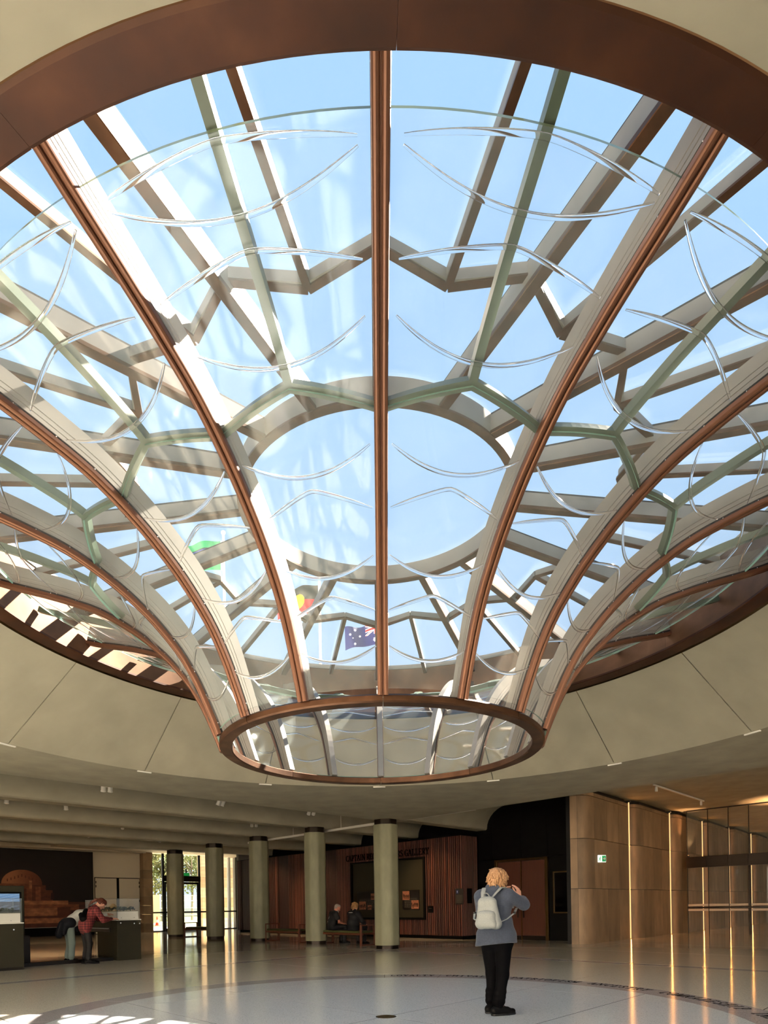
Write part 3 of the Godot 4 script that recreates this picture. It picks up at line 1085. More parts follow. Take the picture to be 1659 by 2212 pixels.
func board(parent: Node, called: String, a: float, b0: float, b1: float, h0: float, h1: float, tex: Texture2D, t := 0.012):   # a thin board on a face looking towards -a, printed on its front
	var m := mat(Color.WHITE, 0.5)
	m.albedo_texture = tex
	var k := MB.new()
	var p := [L(a - t, b1, h0), L(a - t, b0, h0), L(a - t, b0, h1), L(a - t, b1, h1)]
	k.tri_uv(p[0], p[1], p[2], Vector2(0, 1), Vector2(1, 1), Vector2(1, 0))
	k.tri_uv(p[0], p[2], p[3], Vector2(0, 1), Vector2(1, 0), Vector2(0, 0))
	var e := MB.new()
	lb(e, a - t + 0.0005, a, b0, b1, h0, h1)
	var me := k.mesh()
	me = e.mesh(me)
	me.surface_set_material(0, m)
	me.surface_set_material(1, M.black)
	return obj(called, me, null, parent)


func gallery():
	var T := PI / 4
	column(7.55, 7.30, 3.56, "nearest concrete column, standing under the corner of the dropped soffit")
	column(7.95, 10.85, 3.71, "second concrete column from the nearest, between the two benches with green seats")
	column(7.95, 14.0, 3.71, "third concrete column from the nearest, beyond the empty green bench")
	column(7.95, 17.05, 3.71, "fourth concrete column from the nearest, right of the glazed far doors")
	column(7.95, 20.3, 3.71, "farthest concrete column, standing in front of the glazed far doors")
	var be := struct("ceiling_2", Vector3.ZERO, T, "row of deep concrete beams that flare into vaults over the gallery", "ceiling")
	for i in 5:
		concrete_beam(7.9 + i * 3.12, 8.0 if i == 0 else -13.0, 12.9, be)
	# dark wall behind the gallery and the door niche
	var wg := struct("wall_gallery", Vector3.ZERO, T, "dark panelled wall behind the timber gallery", "wall")
	abox("wall_body", 12.95, 13.2, 3.9, 21.95, 0, 4.46, M.navy, wg)
	abox("wall_body", 12.96, 13.2, 8.06, 21.94, 0, 4.46, M.navy, wg)
	for s in [[3.9, 4.54], [4.54, 5.39], [5.39, 6.32], [6.32, 7.44], [7.44, 8.05]]:
		abox("wall_panel", 12.88, 12.95, s[0] + 0.004, s[1] - 0.004, 2.66, 4.44, M.black, wg, 0.003)
	for s in [[3.9, 4.54], [4.54, 5.36], [7.36, 8.05]]:
		abox("wall_panel", 12.88, 12.95, s[0] + 0.004, s[1] - 0.004, 0.02, 2.65, M.black, wg, 0.003)
	var dr := struct("door_1", Vector3.ZERO, T, "double door of reddish timber in a bronze frame in the dark wall", "door")
	abox("door_frame", 12.82, 12.95, 5.37, 5.47, 0, 2.64, M.brass, dr, 0.008)
	abox("door_frame", 12.82, 12.95, 7.25, 7.35, 0, 2.64, M.brass, dr, 0.008)
	abox("door_frame", 12.82, 12.95, 5.37, 7.35, 2.57, 2.65, M.brass, dr, 0.008)
	for s in [[5.48, 6.33], [6.36, 7.24]]:
		var lf := abox("door_leaf", 12.87, 12.94, s[0], s[1], 0.14, 2.56, M.timber_door, dr, 0.004)
		abox("kick_plate", 12.865, 12.94, s[0], s[1], 0.01, 0.135, M.bronze, lf)
		var hb: float = 6.24 if s[0] < 6 else 6.45
		abox("pull_handle", 12.79, 12.82, hb - 0.018, hb + 0.018, 0.72, 1.36, M.bronze, lf, 0.006)
	abox("astragal", 12.85, 12.93, 6.33, 6.36, 0.0, 2.56, M.brass, dr)
	var sp := thing("wall_screen", "black glossy panel in a thin bronze frame beside the double door", "screen", W(12.86, 4.7, 0), T)
	abox("screen_panel", 0.0, 0.03, -0.52, 0.46, 0.90, 2.12, mat(Color(0.02, 0.02, 0.022), 0.12), sp)
	for s in [[-0.55, 0.49, 0.86, 0.90], [-0.55, 0.49, 2.12, 2.16], [0.46, 0.49, 0.9, 2.12], [-0.55, -0.52, 0.9, 2.12]]:
		abox("screen_frame", -0.03, 0.03, s[0], s[1], s[2], s[3], M.brass, sp)
	# the timber gallery box
	var bw := struct("wall_battens", Vector3.ZERO, T, "wall of upright reddish timber battens on a black ground", "wall")
	abox("backing", 12.02, 12.9, 8.10, 21.9, 0.12, 3.50, M.black, bw)
	abox("plinth", 12.06, 12.9, 8.14, 21.9, 0.0, 0.12, M.black, bw)
	abox("capping", 12.0, 12.9, 8.08, 21.9, 3.50, 3.53, M.black, bw)
	abox("end_wall", 12.02, 18.5, 21.75, 21.95, 0, 4.46, M.grey_wall, bw)
	var shapes := {}
	var place := func(pos: Vector3, w: float, d: float, h: float, m: Material, turn: float):
		var key := "%.3f %.3f %.3f" % [w, d, h]
		if not shapes.has(key):
			var kk := MB.new()
			kk.box(Vector3(0, h / 2, 0), Vector3(d, h, w), 0.006)
			shapes[key] = kk.mesh()
		obj("batten", shapes[key], m, bw, pos, turn)
	var b := 8.11
	while b < 21.88:
		var flush := (b > 14.45 and b < 15.25) or (b > 17.65 and b < 18.4) or (b > 20.85 and b < 21.5)
		var gap := b > 9.66 and b < 13.56
		var m: Material = M.timber_dark if flush else M.batten[rng.randi_range(0, 3)]
		var w := 0.078 if flush else 0.046
		var d := 0.02 if flush else rng.randf_range(0.04, 0.055)
		d = snappedf(d, 0.005)
		if gap:
			place.call(L(12.02 - d / 2, b, 0.12), w, d, 0.56, m, 0.0)
			place.call(L(12.02 - d / 2, b, 2.89), w, d, 0.61, m, 0.0)
		else:
			place.call(L(12.02 - d / 2, b, 0.12), w, d, 3.38, m, 0.0)
		b += 0.085
	var aa := 12.0
	while aa < 12.9:
		place.call(L(aa, 8.09, 0.12), 0.05, 0.045, 3.38, M.batten[rng.randi_range(0, 2)], PI / 2)
		aa += 0.07
	# recessed display of the gallery
	var dc := thing("wall_display", "large dark framed display set into the timber batten wall", "display", W(12.0, 11.6, 0), T)
	abox("display_back", 0.0, 0.02, -1.84, 1.86, 0.72, 2.86, M.olive, dc)
	for s in [[-1.93, 1.95, 0.66, 0.74], [-1.93, 1.95, 2.84, 2.90], [-1.93, -1.84, 0.74, 2.84], [1.86, 1.95, 0.74, 2.84]]:
		abox("display_frame", -0.07, 0.02, s[0], s[1], s[2], s[3], M.black, dc, 0.004)
	abox("glazing_bar", -0.02, 0.0, -0.43, -0.40, 0.74, 2.84, M.black, dc)
	board(dc, "text_board", 0.0, -1.62, -0.80, 1.02, 1.73, poster(1, "text"))
	board(dc, "photograph", -0.014, -1.16, -0.82, 1.38, 1.70, poster(2, "photo"))
	board(dc, "photograph", -0.014, -1.60, -1.25, 1.05, 1.36, poster(3, "photo"))
	board(dc, "text_board", 0.0, 0.55, 1.62, 1.02, 1.75, poster(4, "text"))
	board(dc, "photograph", -0.014, 0.58, 0.84, 1.42, 1.66, poster(5, "photo"))
	board(dc, "photograph", -0.014, 1.12, 1.50, 1.05, 1.36, poster(6, "photo"))
	board(dc, "photograph", -0.014, 0.80, 1.02, 1.04, 1.22, poster(7, "photo"))
	var sg := thing("gallery_sign", "row of raised black serif capitals naming the gallery, fixed to the battens above the display", "sign", W(11.93, 11.61, 2.96), T)
	var tm := glyph("CAPTAIN REG SAUNDERS GALLERY", serif(), 0.235, 0.02)
	var ex := tm.get_aabb()
	var st := SurfaceTool.new()
	st.begin(Mesh.PRIMITIVE_TRIANGLES)
	st.append_from(tm, 0, Transform3D(Basis().scaled(Vector3(4.32 / ex.size.x, 1, 1)), Vector3(-ex.get_center().x * 4.32 / ex.size.x, -ex.position.y, 0)))
	var tx := obj("lettering", st.commit(), M.letter, sg)
	tx.rotation.y = -PI / 2
	# small signs
	var s1 := thing("info_sign", "small black text panel with a blue mark on the front of the batten wall", "sign", W(11.96, 8.18, 0), T)
	board(s1, "panel", 0.0, -0.17, 0.16, 1.18, 1.72, poster(8, "sign"))
	var s2 := thing("info_sign", "narrow black sign with a blue mark round the corner of the batten wall", "sign", W(12.36, 8.04, 0), T - PI / 2)
	board(s2, "panel", 0.0, -0.13, 0.13, 1.22, 1.72, poster(9, "sign"))
	var s3 := thing("wall_box", "small black box on the battens right of the display", "box", W(11.95, 9.42, 1.03), T)
	obj("casing", boxm(Vector3(0.05, 0.24, 0.22), 0.008), M.black, s3)
	abox("slot", -0.03, -0.02, -0.06, 0.06, 0.02, 0.05, M.gasket, s3)
	# hanging white rail
	var rl := thing("ceiling_rail", "long thin white rail hung behind the row of columns", "rail", W(8.5, 10.2, 3.62), T)
	abox("rail", -0.03, 0.03, -5.25, 5.3, 0, 0.07, M.white, rl, 0.008)
	for bb in [-5.0, -2.5, 0.0, 2.5, 5.0]:
		abox("hanger", -0.006, 0.006, bb - 0.006, bb + 0.006, 0.07, 0.85 if absf(fposmod(bb + 10.2 - 7.9, 3.12) - 1.56) < 1.2 else 0.1, M.white, rl)


# ---------------------------------------------------------------- the stone wall with light strips, and the glass screen
func right_wing():
	var T := PI / 4
	var wr := struct("wall_right", Vector3.ZERO, T, "wall of projecting brown stone bays with rounded corners", "wall")
	abox("wall_body", 12.95, 35, 4.10, 4.4, 0, 4.46, M.dark_panel, wr)
	var rows := [[0.0, 1.565], [1.58, 2.985], [3.0, 4.20], [4.215, 4.32]]
	for mdl in 6:
		var a0 := 11.6 + mdl * 3.5
		# plan of a bay: the slanting cheek, a rounded corner, the long face
		var pl := [Vector2(a0 + 0.0, 3.95), Vector2(a0 + 0.13, 3.70)]
		var q0 := Vector2(a0 + 0.13, 3.70)
		var q1 := Vector2(a0 + 0.22, 3.53)
		var q2 := Vector2(a0 + 0.62, 3.565)
		for j in range(1, 9):
			var t := j / 8.0
			pl.append(q0 * (1 - t) * (1 - t) + q1 * 2 * t * (1 - t) + q2 * t * t)
		pl.append(Vector2(a0 + 3.41, 3.715))
		var ln := [0.0]
		for j in range(1, pl.size()): ln.append(ln[-1] + pl[j].distance_to(pl[j - 1]))
		var cuts := [0.0, 0.20, ln[9] + 0.10, ln[9] + 1.05, ln[9] + 1.95, ln[-1]]
		for c in cuts.size() - 1:
			var pts := [_on(pl, ln, cuts[c] + 0.003)]
			for j in pl.size():
				if ln[j] > cuts[c] + 0.003 and ln[j] < cuts[c + 1] - 0.003: pts.append(pl[j])
			pts.append(_on(pl, ln, cuts[c + 1] - 0.003))
			for r in rows.size():
				var k := MB.new()
				var nrm := []
				for j in pts.size():
					var d: Vector2 = (pts[mini(j + 1, pts.size() - 1)] - pts[maxi(j - 1, 0)]).normalized()
					nrm.append(Vector2(d.y, -d.x))
				for j in pts.size() - 1:
					var f: Vector2 = pts[j]
					var g: Vector2 = pts[j + 1]
					var fb: Vector2 = f - nrm[j] * 0.07
					var gb: Vector2 = g - nrm[j + 1] * 0.07
					var lo: float = rows[r][0]
					var hi: float = rows[r][1]
					k.sg(1)
					k.quad(L(f.x, f.y, lo), L(g.x, g.y, lo), L(g.x, g.y, hi), L(f.x, f.y, hi))
					k.sg(-1)
					k.quad(L(f.x, f.y, hi), L(g.x, g.y, hi), L(gb.x, gb.y, hi), L(fb.x, fb.y, hi))
					k.quad(L(fb.x, fb.y, lo), L(gb.x, gb.y, lo), L(g.x, g.y, lo), L(f.x, f.y, lo))
					k.quad(L(gb.x, gb.y, lo), L(fb.x, fb.y, lo), L(fb.x, fb.y, hi), L(gb.x, gb.y, hi))
					if j == 0: k.quad(L(fb.x, fb.y, lo), L(f.x, f.y, lo), L(f.x, f.y, hi), L(fb.x, fb.y, hi))
					if j == pts.size() - 2: k.quad(L(g.x, g.y, lo), L(gb.x, gb.y, lo), L(gb.x, gb.y, hi), L(g.x, g.y, hi))
				obj("stone_panel", k, M.stone[(mdl * 2 + c * 2 + r) % 3], wr)
		# solid core so that no light passes
		var core := MB.new()
		var poly := PackedVector2Array([Vector2(a0 + 0.10, 4.12), Vector2(a0 + 0.10, 4.0), Vector2(a0 + 0.25, 3.76), Vector2(a0 + 0.65, 3.67), Vector2(a0 + 3.36, 3.82), Vector2(a0 + 3.36, 4.12)])
		core.prism(poly, 0.0, 4.45)
		obj("bay_core", core, M.gasket, wr)
	# vertical strips of light in the joints between the bays
	var where := ["between the first two stone bays", "between the second and third stone bays, before the glass screen", "nearest behind the glass screen", "second behind the glass screen", "farthest behind the glass screen"]
	for i in 5:
		var a := 11.6 + i * 3.5 + 3.44
		var t := thing("light_strip", "tall warm strip of light " + where[i], "light", W(a + 0.01, 3.712, 0), T, "light strips in the stone wall")
		abox("tube", -0.013, 0.013, -0.014, 0.014, 0.01, 4.36, glow(Color(1.0, 0.82, 0.55), 0.85), t)
		for h in [1.57, 2.99, 4.38]:
			abox("clip", -0.02, 0.02, -0.05, -0.02, h - 0.02, h + 0.02, M.screw, t)
		var al := AreaLight3D.new()
		al.name = "strip_lamp"
		al.position = Vector3(0.0, 2.18, 0.018)
		al.rotation.y = PI
		al.area_size = Vector2(0.03, 4.3)
		al.area_normalize_energy = true
		al.light_color = Color(1.0, 0.64, 0.30)
		al.light_energy = 1.2
		al.area_range = 20.0
		al.area_attenuation = 2.0
		al.shadow_enabled = true
		t.add_child(al)
	# running-man exit sign
	var es := thing("exit_sign", "square white and green exit sign with an arrow on the stone wall", "sign", Vector3(6.45, 2.44, -11.4), 0.12)
	var bk := MB.new()
	bk.bar(Vector3(0, 0.0, -0.01), Vector3(0.0, 0.0, -0.16), 0.03, 0.03)
	obj("bracket", bk, M.black, es)
	obj("sign_box", boxm(Vector3(0.25, 0.21, 0.03), 0.008), glow(Color(0.92, 0.97, 0.93), 0.75), es)
	var grn := glow(Color(0.10, 0.55, 0.33), 0.55)
	obj("green_field", boxm(Vector3(0.115, 0.17, 0.006), 0.0, Vector3(0.057, 0, 0.017)), grn, es)
	var ar := MB.new()
	ar.box(Vector3(0.045, 0, 0.021), Vector3(0.045, 0.022, 0.004))
	ar.tri(Vector3(0.06, 0.045, 0.0235), Vector3(0.06, -0.045, 0.0235), Vector3(0.103, 0, 0.0235))
	obj("arrow", ar, M.white, es)
	var mn := MB.new()
	mn.ball(Vector3(-0.07, 0.085, 0.018), Vector3(0.018, 0.018, 0.005), 10, 6)
	mn.bar(Vector3(-0.08, 0.055, 0.018), Vector3(-0.10, -0.02, 0.018), 0.035, 0.006, Vector3.BACK)
	mn.bar(Vector3(-0.10, -0.02, 0.018), Vector3(-0.06, -0.05, 0.018), 0.02, 0.006, Vector3.BACK)
	mn.bar(Vector3(-0.06, -0.05, 0.018), Vector3(-0.07, -0.10, 0.018), 0.02, 0.006, Vector3.BACK)
	mn.bar(Vector3(-0.105, -0.02, 0.018), Vector3(-0.14, -0.09, 0.018), 0.02, 0.006, Vector3.BACK)
	mn.bar(Vector3(-0.08, 0.05, 0.018), Vector3(-0.035, 0.02, 0.018), 0.014, 0.006, Vector3.BACK)
	var rf := obj("running_figure", mn, grn, es)
	rf.scale = Vector3(0.72, 0.72, 1.0)
	# glass screen across the wing
	var gs := struct("window_3", Vector3.ZERO, T, "frameless glass screen with a dark bronze transom and a handrail", "window")
	var ga := 19.25
	var xs := [3.36, 2.66, 2.0, 1.37, 0.75, 0.1, -0.6, -1.3, -2.0, -2.7, -3.4]
	for i in xs.size() - 1:
		abox("glass_pane", ga - 0.006, ga + 0.006, xs[i + 1] + 0.006, xs[i] - 0.006, 2.78, 4.45, M.glass, gs)
		abox("glass_pane", ga - 0.006, ga + 0.006, xs[i + 1] + 0.006, xs[i] - 0.006, 0.01, 2.37, M.glass, gs)
		abox("glazing_joint", ga - 0.012, ga + 0.012, xs[i] - 0.012, xs[i] + 0.012, 2.76, 4.42, M.gasket, gs)
		abox("glazing_joint", ga - 0.012, ga + 0.012, xs[i] - 0.012, xs[i] + 0.012, 0.0, 2.38, M.gasket, gs)
		abox("transom", ga - 0.14, ga + 0.14, xs[i + 1] + 0.002, xs[i] - 0.002, 2.37, 2.76, M.bronze, gs, 0.006)
	abox("head_track", ga - 0.02, ga + 0.02, -3.4, 3.36, 4.42, 4.46, M.gasket, gs)
	abox("handrail", ga - 0.09, ga - 0.04, -3.4, 3.36, 0.905, 0.965, M.bronze, gs, 0.01)
	abox("safety_band", ga - 0.009, ga - 0.006, -3.4, 3.36, 0.985, 1.06, mat(Color(0.72, 0.64, 0.55), 0.6), gs)
	abox("safety_band", ga - 0.009, ga - 0.006, -3.4, 3.36, 0.81, 0.885, mat(Color(0.72, 0.64, 0.55), 0.6), gs)
	abox("post", ga - 0.05, ga + 0.05, 1.33, 1.41, 0.0, 2.37, M.bronze, gs, 0.012)
	# small uplights on the transom
	for i in 3:
		var bb: float = [3.28, 0.2, -1.6][i]
		var u := thing("uplight", ["small warm uplight on the bronze transom, against the stone wall", "second small uplight on the bronze transom, out from the wall", "third small uplight on the bronze transom, farthest from the wall"][i], "light", W(ga - 0.12, bb, 2.765), T, "uplights on the transom")
		var k := MB.new()
		k.lathe([Vector2(0, 0), Vector2(0.035, 0), Vector2(0.035, 0.05), Vector2(0.03, 0.055), Vector2(0, 0.055)], 0, 360, 16, false)
		obj("casing", k, M.bronze, u)
		k = MB.new()
		k.lathe([Vector2(0, 0.056), Vector2(0.026, 0.056), Vector2(0.026, 0.060), Vector2(0, 0.060)], 0, 360, 16, false)
		obj("lens", k, glow(Color(1.0, 0.7, 0.42), 2.5), u)
		var sp := SpotLight3D.new()
		sp.name = "lamp"
		sp.position = Vector3(0, 0.085, 0)
		sp.rotation = Vector3(PI / 2, 0, 0)
		sp.light_color = Color(1.0, 0.74, 0.50)
		sp.light_energy = 4.5 if i == 0 else 16.0
		sp.spot_angle = 24.0 if i == 0 else 46.0
		sp.spot_angle_attenuation = 0.9
		sp.spot_range = 20.0
		sp.spot_attenuation = 2.0
		sp.light_size = 0.02
		sp.shadow_enabled = true
		u.add_child(sp)
	var tr := thing("track_light", "thin pale lighting track on the warm lit ceiling at the right", "light", W(15.1, 2.15, 4.38), T)
	abox("track", -2.1, 2.1, -0.02, 0.02, 0.03, 0.07, M.white, tr)
	for s in [-1.9, 1.85]:
		abox("lamp_head", s - 0.03, s + 0.03, -0.03, 0.03, -0.12, 0.02, M.white, tr, 0.008)
		abox("stem", s - 0.008, s + 0.008, -0.008, 0.008, 0.0, 0.04, M.white, tr)


func _on(pl: Array, ln: Array, s: float) -> Vector2:
	for j in range(1, pl.size()):
		if s <= ln[j]: return pl[j - 1].lerp(pl[j], (s - ln[j - 1]) / (ln[j] - ln[j - 1]))
	return pl[-1]


# ---------------------------------------------------------------- the left side: mural, spotlights, show cases
func mural_picture() -> ImageTexture:   # a sepia picture of a plain domed stone building on a dark ground
	var w := 1060
	var h := 400
	var im := Image.create(w, h, false, Image.FORMAT_RGB8)
	var nz := FastNoiseLite.new()
	nz.seed = 5
	nz.frequency = 0.008
	nz.fractal_octaves = 4
	for x in w:
		for y in h:
			var n := nz.get_noise_2d(x, y * 1.6)
			var k := clampf(1.0 - (x - 560.0) / 420.0, 0.0, 1.0) * clampf((y - 20.0) / 210.0, 0.0, 1.0)
			var c := Color(0.075, 0.05, 0.04).lerp(Color(0.38, 0.205, 0.12), clampf(k * 0.75 + n * 0.22 * k, 0, 1))
			if y > 268:
				var g := 0.55 + 0.3 * sin(y * 0.21) + 0.25 * n
				c = Color(0.22, 0.10, 0.06).lerp(Color(0.52, 0.30, 0.18), clampf(g, 0, 1) * clampf(1.15 - x / 1500.0, 0, 1))
			im.set_pixel(x, y, c)
	var lit := Color(0.72, 0.45, 0.30)
	var mid := Color(0.58, 0.34, 0.22)
	var dim := Color(0.42, 0.225, 0.14)
	for x in range(620, 850):   # dome
		var t := (x - 738.0) / 86.0
		if absf(t) < 1.0:
			var top := 178.0 - 72.0 * sqrt(1.0 - t * t)
			for y in range(int(top), 190):
				im.set_pixel(x, y, lit.lerp(dim, clampf((t + 0.5) * 0.7 + 0.08 * nz.get_noise_2d(x * 4.0, y * 4.0), 0, 1)))
	for i in 9:
		im.fill_rect(Rect2i(676 + i * 15, 128 + absi(i - 4) * 6, 4, 13), dim)
	for b in [[640, 176, 140, 100, mid], [780, 182, 60, 95, dim], [560, 205, 60, 70, mid], [830, 208, 40, 66, dim], [795, 190, 22, 84, mid], [768, 160, 12, 40, lit], [640, 200, 16, 70, dim], [690, 200, 16, 70, dim], [740, 200, 16, 70, dim], [862, 222, 14, 34, Color(0.22, 0.10, 0.06)], [540, 262, 400, 22, lit], [520, 282, 470, 30, mid], [560, 300, 330, 44, lit], [890, 296, 60, 46, dim], [500, 340, 540, 12, dim], [500, 352, 540, 26, lit], [480, 378, 580, 22, dim]]:
		var r := Rect2i(b[0], b[1], b[2], b[3])
		for x in range(r.position.x, mini(r.end.x, w)):
			for y in range(r.position.y, mini(r.end.y, h)):
				var c: Color = b[4]
				im.set_pixel(x, y, g3(c, 0.92 + 0.25 * nz.get_noise_2d(x * 3.0, y * 5.0)))
	return ImageTexture.create_from_image(im)


func spot_fixture(a: float, b: float, h: float, tilt: float, face: float, lit: float, label: String, cyl := false):
	var t := thing("spotlight", label, "light", W(a, b, h), PI / 4, "white ceiling spotlights")
	var k := MB.new()
	k.tube([Vector3(0, 0.03, 0), Vector3(0, 4.47 - h, 0)], 0.012, -1, 8)
	k.box(Vector3(0, 0.05, 0), Vector3(0.07, 0.09, 0.07), 0.008)
	obj("stem", k, M.white, t)
	var d := Vector3(sin(face) * sin(tilt), -cos(tilt), -cos(face) * sin(tilt))
	for hd in (1 if cyl else 2):
		var o := Vector3(0.0, 0.0, 0.0) if cyl else Vector3(cos(face), 0, sin(face)) * (0.07 if hd else -0.07)
		k = MB.new()
		k.tube([o - d * 0.09, o + d * 0.085], 0.05, -1, 14)
		k.tube([o + d * 0.084, o + d * 0.10], 0.056, -1, 14)
		var hm := obj("lamp_head", k, M.white, t)
		k = MB.new()
		k.tube([o + d * 0.1005, o + d * 0.103], 0.04, -1, 14)
		obj("lens", k, glow(Color(1.0, 0.86, 0.66), 2.2) if lit > 0 else M.gasket, hm)
	if lit > 0:
		var sp := SpotLight3D.new()
		sp.name = "lamp"
		sp.position = d * 0.13
		sp.basis = Basis.looking_at(d, Vector3.RIGHT)
		sp.light_color = Color(1.0, 0.80, 0.58)
		sp.light_energy = lit
		sp.spot_angle = 34.0
		sp.spot_angle_attenuation = 0.8
		sp.spot_range = 25.0
		sp.spot_attenuation = 2.0
		sp.light_size = 0.04
		sp.shadow_enabled = true
		t.add_child(sp)


func left_wing():
	var T := PI / 4
	var mu := thing("mural", "wall-size dark brown picture of a domed stone building", "picture", W(2.2, 27.27, 0), T)
	var m := mat(Color.WHITE, 0.6)
	m.albedo_texture = mural_picture()
	var k := MB.new()
	var p := [L(-5.6, 0, 0.42), L(4.92, 0, 0.42), L(4.92, 0, 4.10), L(-5.6, 0, 4.10)]
	k.tri_uv(p[0], p[1], p[2], Vector2(0, 1), Vector2(1, 1), Vector2(1, 0))
	k.tri_uv(p[0], p[2], p[3], Vector2(0, 1), Vector2(1, 0), Vector2(0, 0))
	obj("print", k, m, mu)
	abox("print_board", -5.6, 4.92, 0.002, 0.05, 0.42, 4.10, M.black, mu)
	abox("skirting", -5.6, 4.92, -0.12, 0.05, 0.0, 0.40, M.black, mu, 0.01)
	# spotlights between the beams
	spot_fixture(0.76, 9.2, 3.87, 0.5, 0.3, 0.0, "double white spotlight on the first bay, nearest above the show cases")
	spot_fixture(3.59, 9.2, 3.86, 0.5, -0.3, 0.0, "double white spotlight on the first bay, middle of its row")
	spot_fixture(6.5, 9.2, 3.89, 0.9, 0.4, 0.0, "double white spotlight on the first bay, left of the second column's top")
	spot_fixture(-0.36, 12.5, 3.92, 0.25, 0.0, 8.0, "lit white cylinder spotlight at the far left edge of the second bay", true)
	spot_fixture(1.0, 12.5, 3.90, 0.45, 0.4, 8.0, "lit white cylinder spotlight on the second bay, tilted to the right", true)
	spot_fixture(6.76, 12.5, 3.92, 0.8, 0.6, 0.0, "double white spotlight on the second bay, by the third column")
	spot_fixture(3.77, 15.6, 3.92, 0.7, 0.2, 2.5, "small lit spotlight on the third bay, half hidden by the beam", true)
	spot_fixture(3.90, 18.9, 3.96, 0.6, -0.2, 3.0, "small lit spotlight on the fourth bay above the mural's right end", true)
	spot_fixture(6.62, 18.9, 3.95, 0.5, 0.3, 1.2, "small lit spotlight on the fourth bay, toward the glazed far doors", true)
	for i in 2:
		var x: float = [0.8, -2.6][i]
		spot_fixture(x, 22.6, 3.96, 0.8, 0.0, 9.0, ["lit spotlight aimed at the middle of the mural", "lit spotlight aimed at the left part of the mural"][i], true)
	# spotlights that wash the batten wall and the columns
	for i in 3:
		var bb: float = [9.4, 15.6, 18.7][i]
		spot_fixture(9.3, bb, 4.0, 0.75, PI / 2, 7.0, ["lit spotlight washing the batten wall near the gallery sign", "lit spotlight washing the middle of the batten wall", "lit spotlight washing the far end of the batten wall"][i], true)
	# show cases
	case_edge_material()
	show_case_right()
	show_case_left()
	var st := thing("case_plinth", "low dark plinth strip on the floor between the two show cases", "plinth", W(0.1, 10.1, 0), T)
	abox("strip", -0.95, 1.05, -0.12, 0.12, 0.0, 0.07, M.olive, st, 0.008)
	abox("kerb", -0.95, 1.05, -0.13, -0.12, 0.0, 0.075, M.bronze, st)
	var ki := thing("screen_kiosk", "tall dark kiosk with a lit screen behind the left show case", "kiosk", W(-1.0, 11.2, 0), T)
	abox("cabinet", -0.9, 0.60, -0.15, 0.15, 0.0, 1.76, M.olive, ki, 0.01)
	abox("foot", 0.30, 0.68, -0.25, -0.10, 0.0, 0.62, M.bronze, ki, 0.01)
	var im := Image.create(96, 54, false, Image.FORMAT_RGB8)
	for x in 96:
		for y in 54:
			var c := Color(0.55, 0.75, 0.95).lerp(Color(0.30, 0.50, 0.72), y / 54.0)
			if y > 26: c = Color(0.08, 0.13, 0.24).lerp(Color(0.35, 0.45, 0.58), 0.5 + 0.5 * sin(x * 0.35 + y * 0.5) if y > 38 else 0.1)
			elif int(x + y * 2.2) % 19 < 2: c = Color(0.85, 0.92, 1.0)
			im.set_pixel(x, y, c)
	var sm := mat(Color.BLACK, 0.3)
	sm.emission_enabled = true
	sm.emission_texture = ImageTexture.create_from_image(im)
	sm.emission_energy_multiplier = 0.4
	k = MB.new()
	p = [L(-0.62, -0.155, 1.22), L(0.50, -0.155, 1.22), L(0.50, -0.155, 1.58), L(-0.62, -0.155, 1.58)]
	k.tri_uv(p[0], p[1], p[2], Vector2(0, 1), Vector2(1, 1), Vector2(1, 0))
	k.tri_uv(p[0], p[2], p[3], Vector2(0, 1), Vector2(1, 0), Vector2(0, 0))
	obj("screen", k, sm, ki)
	abox("screen_bezel", -0.66, 0.54, -0.154, -0.14, 1.18, 1.62, M.black, ki)


func case_edge_material():
	M.case_edge = mat(Color(0.40, 0.43, 0.42), 0.5)


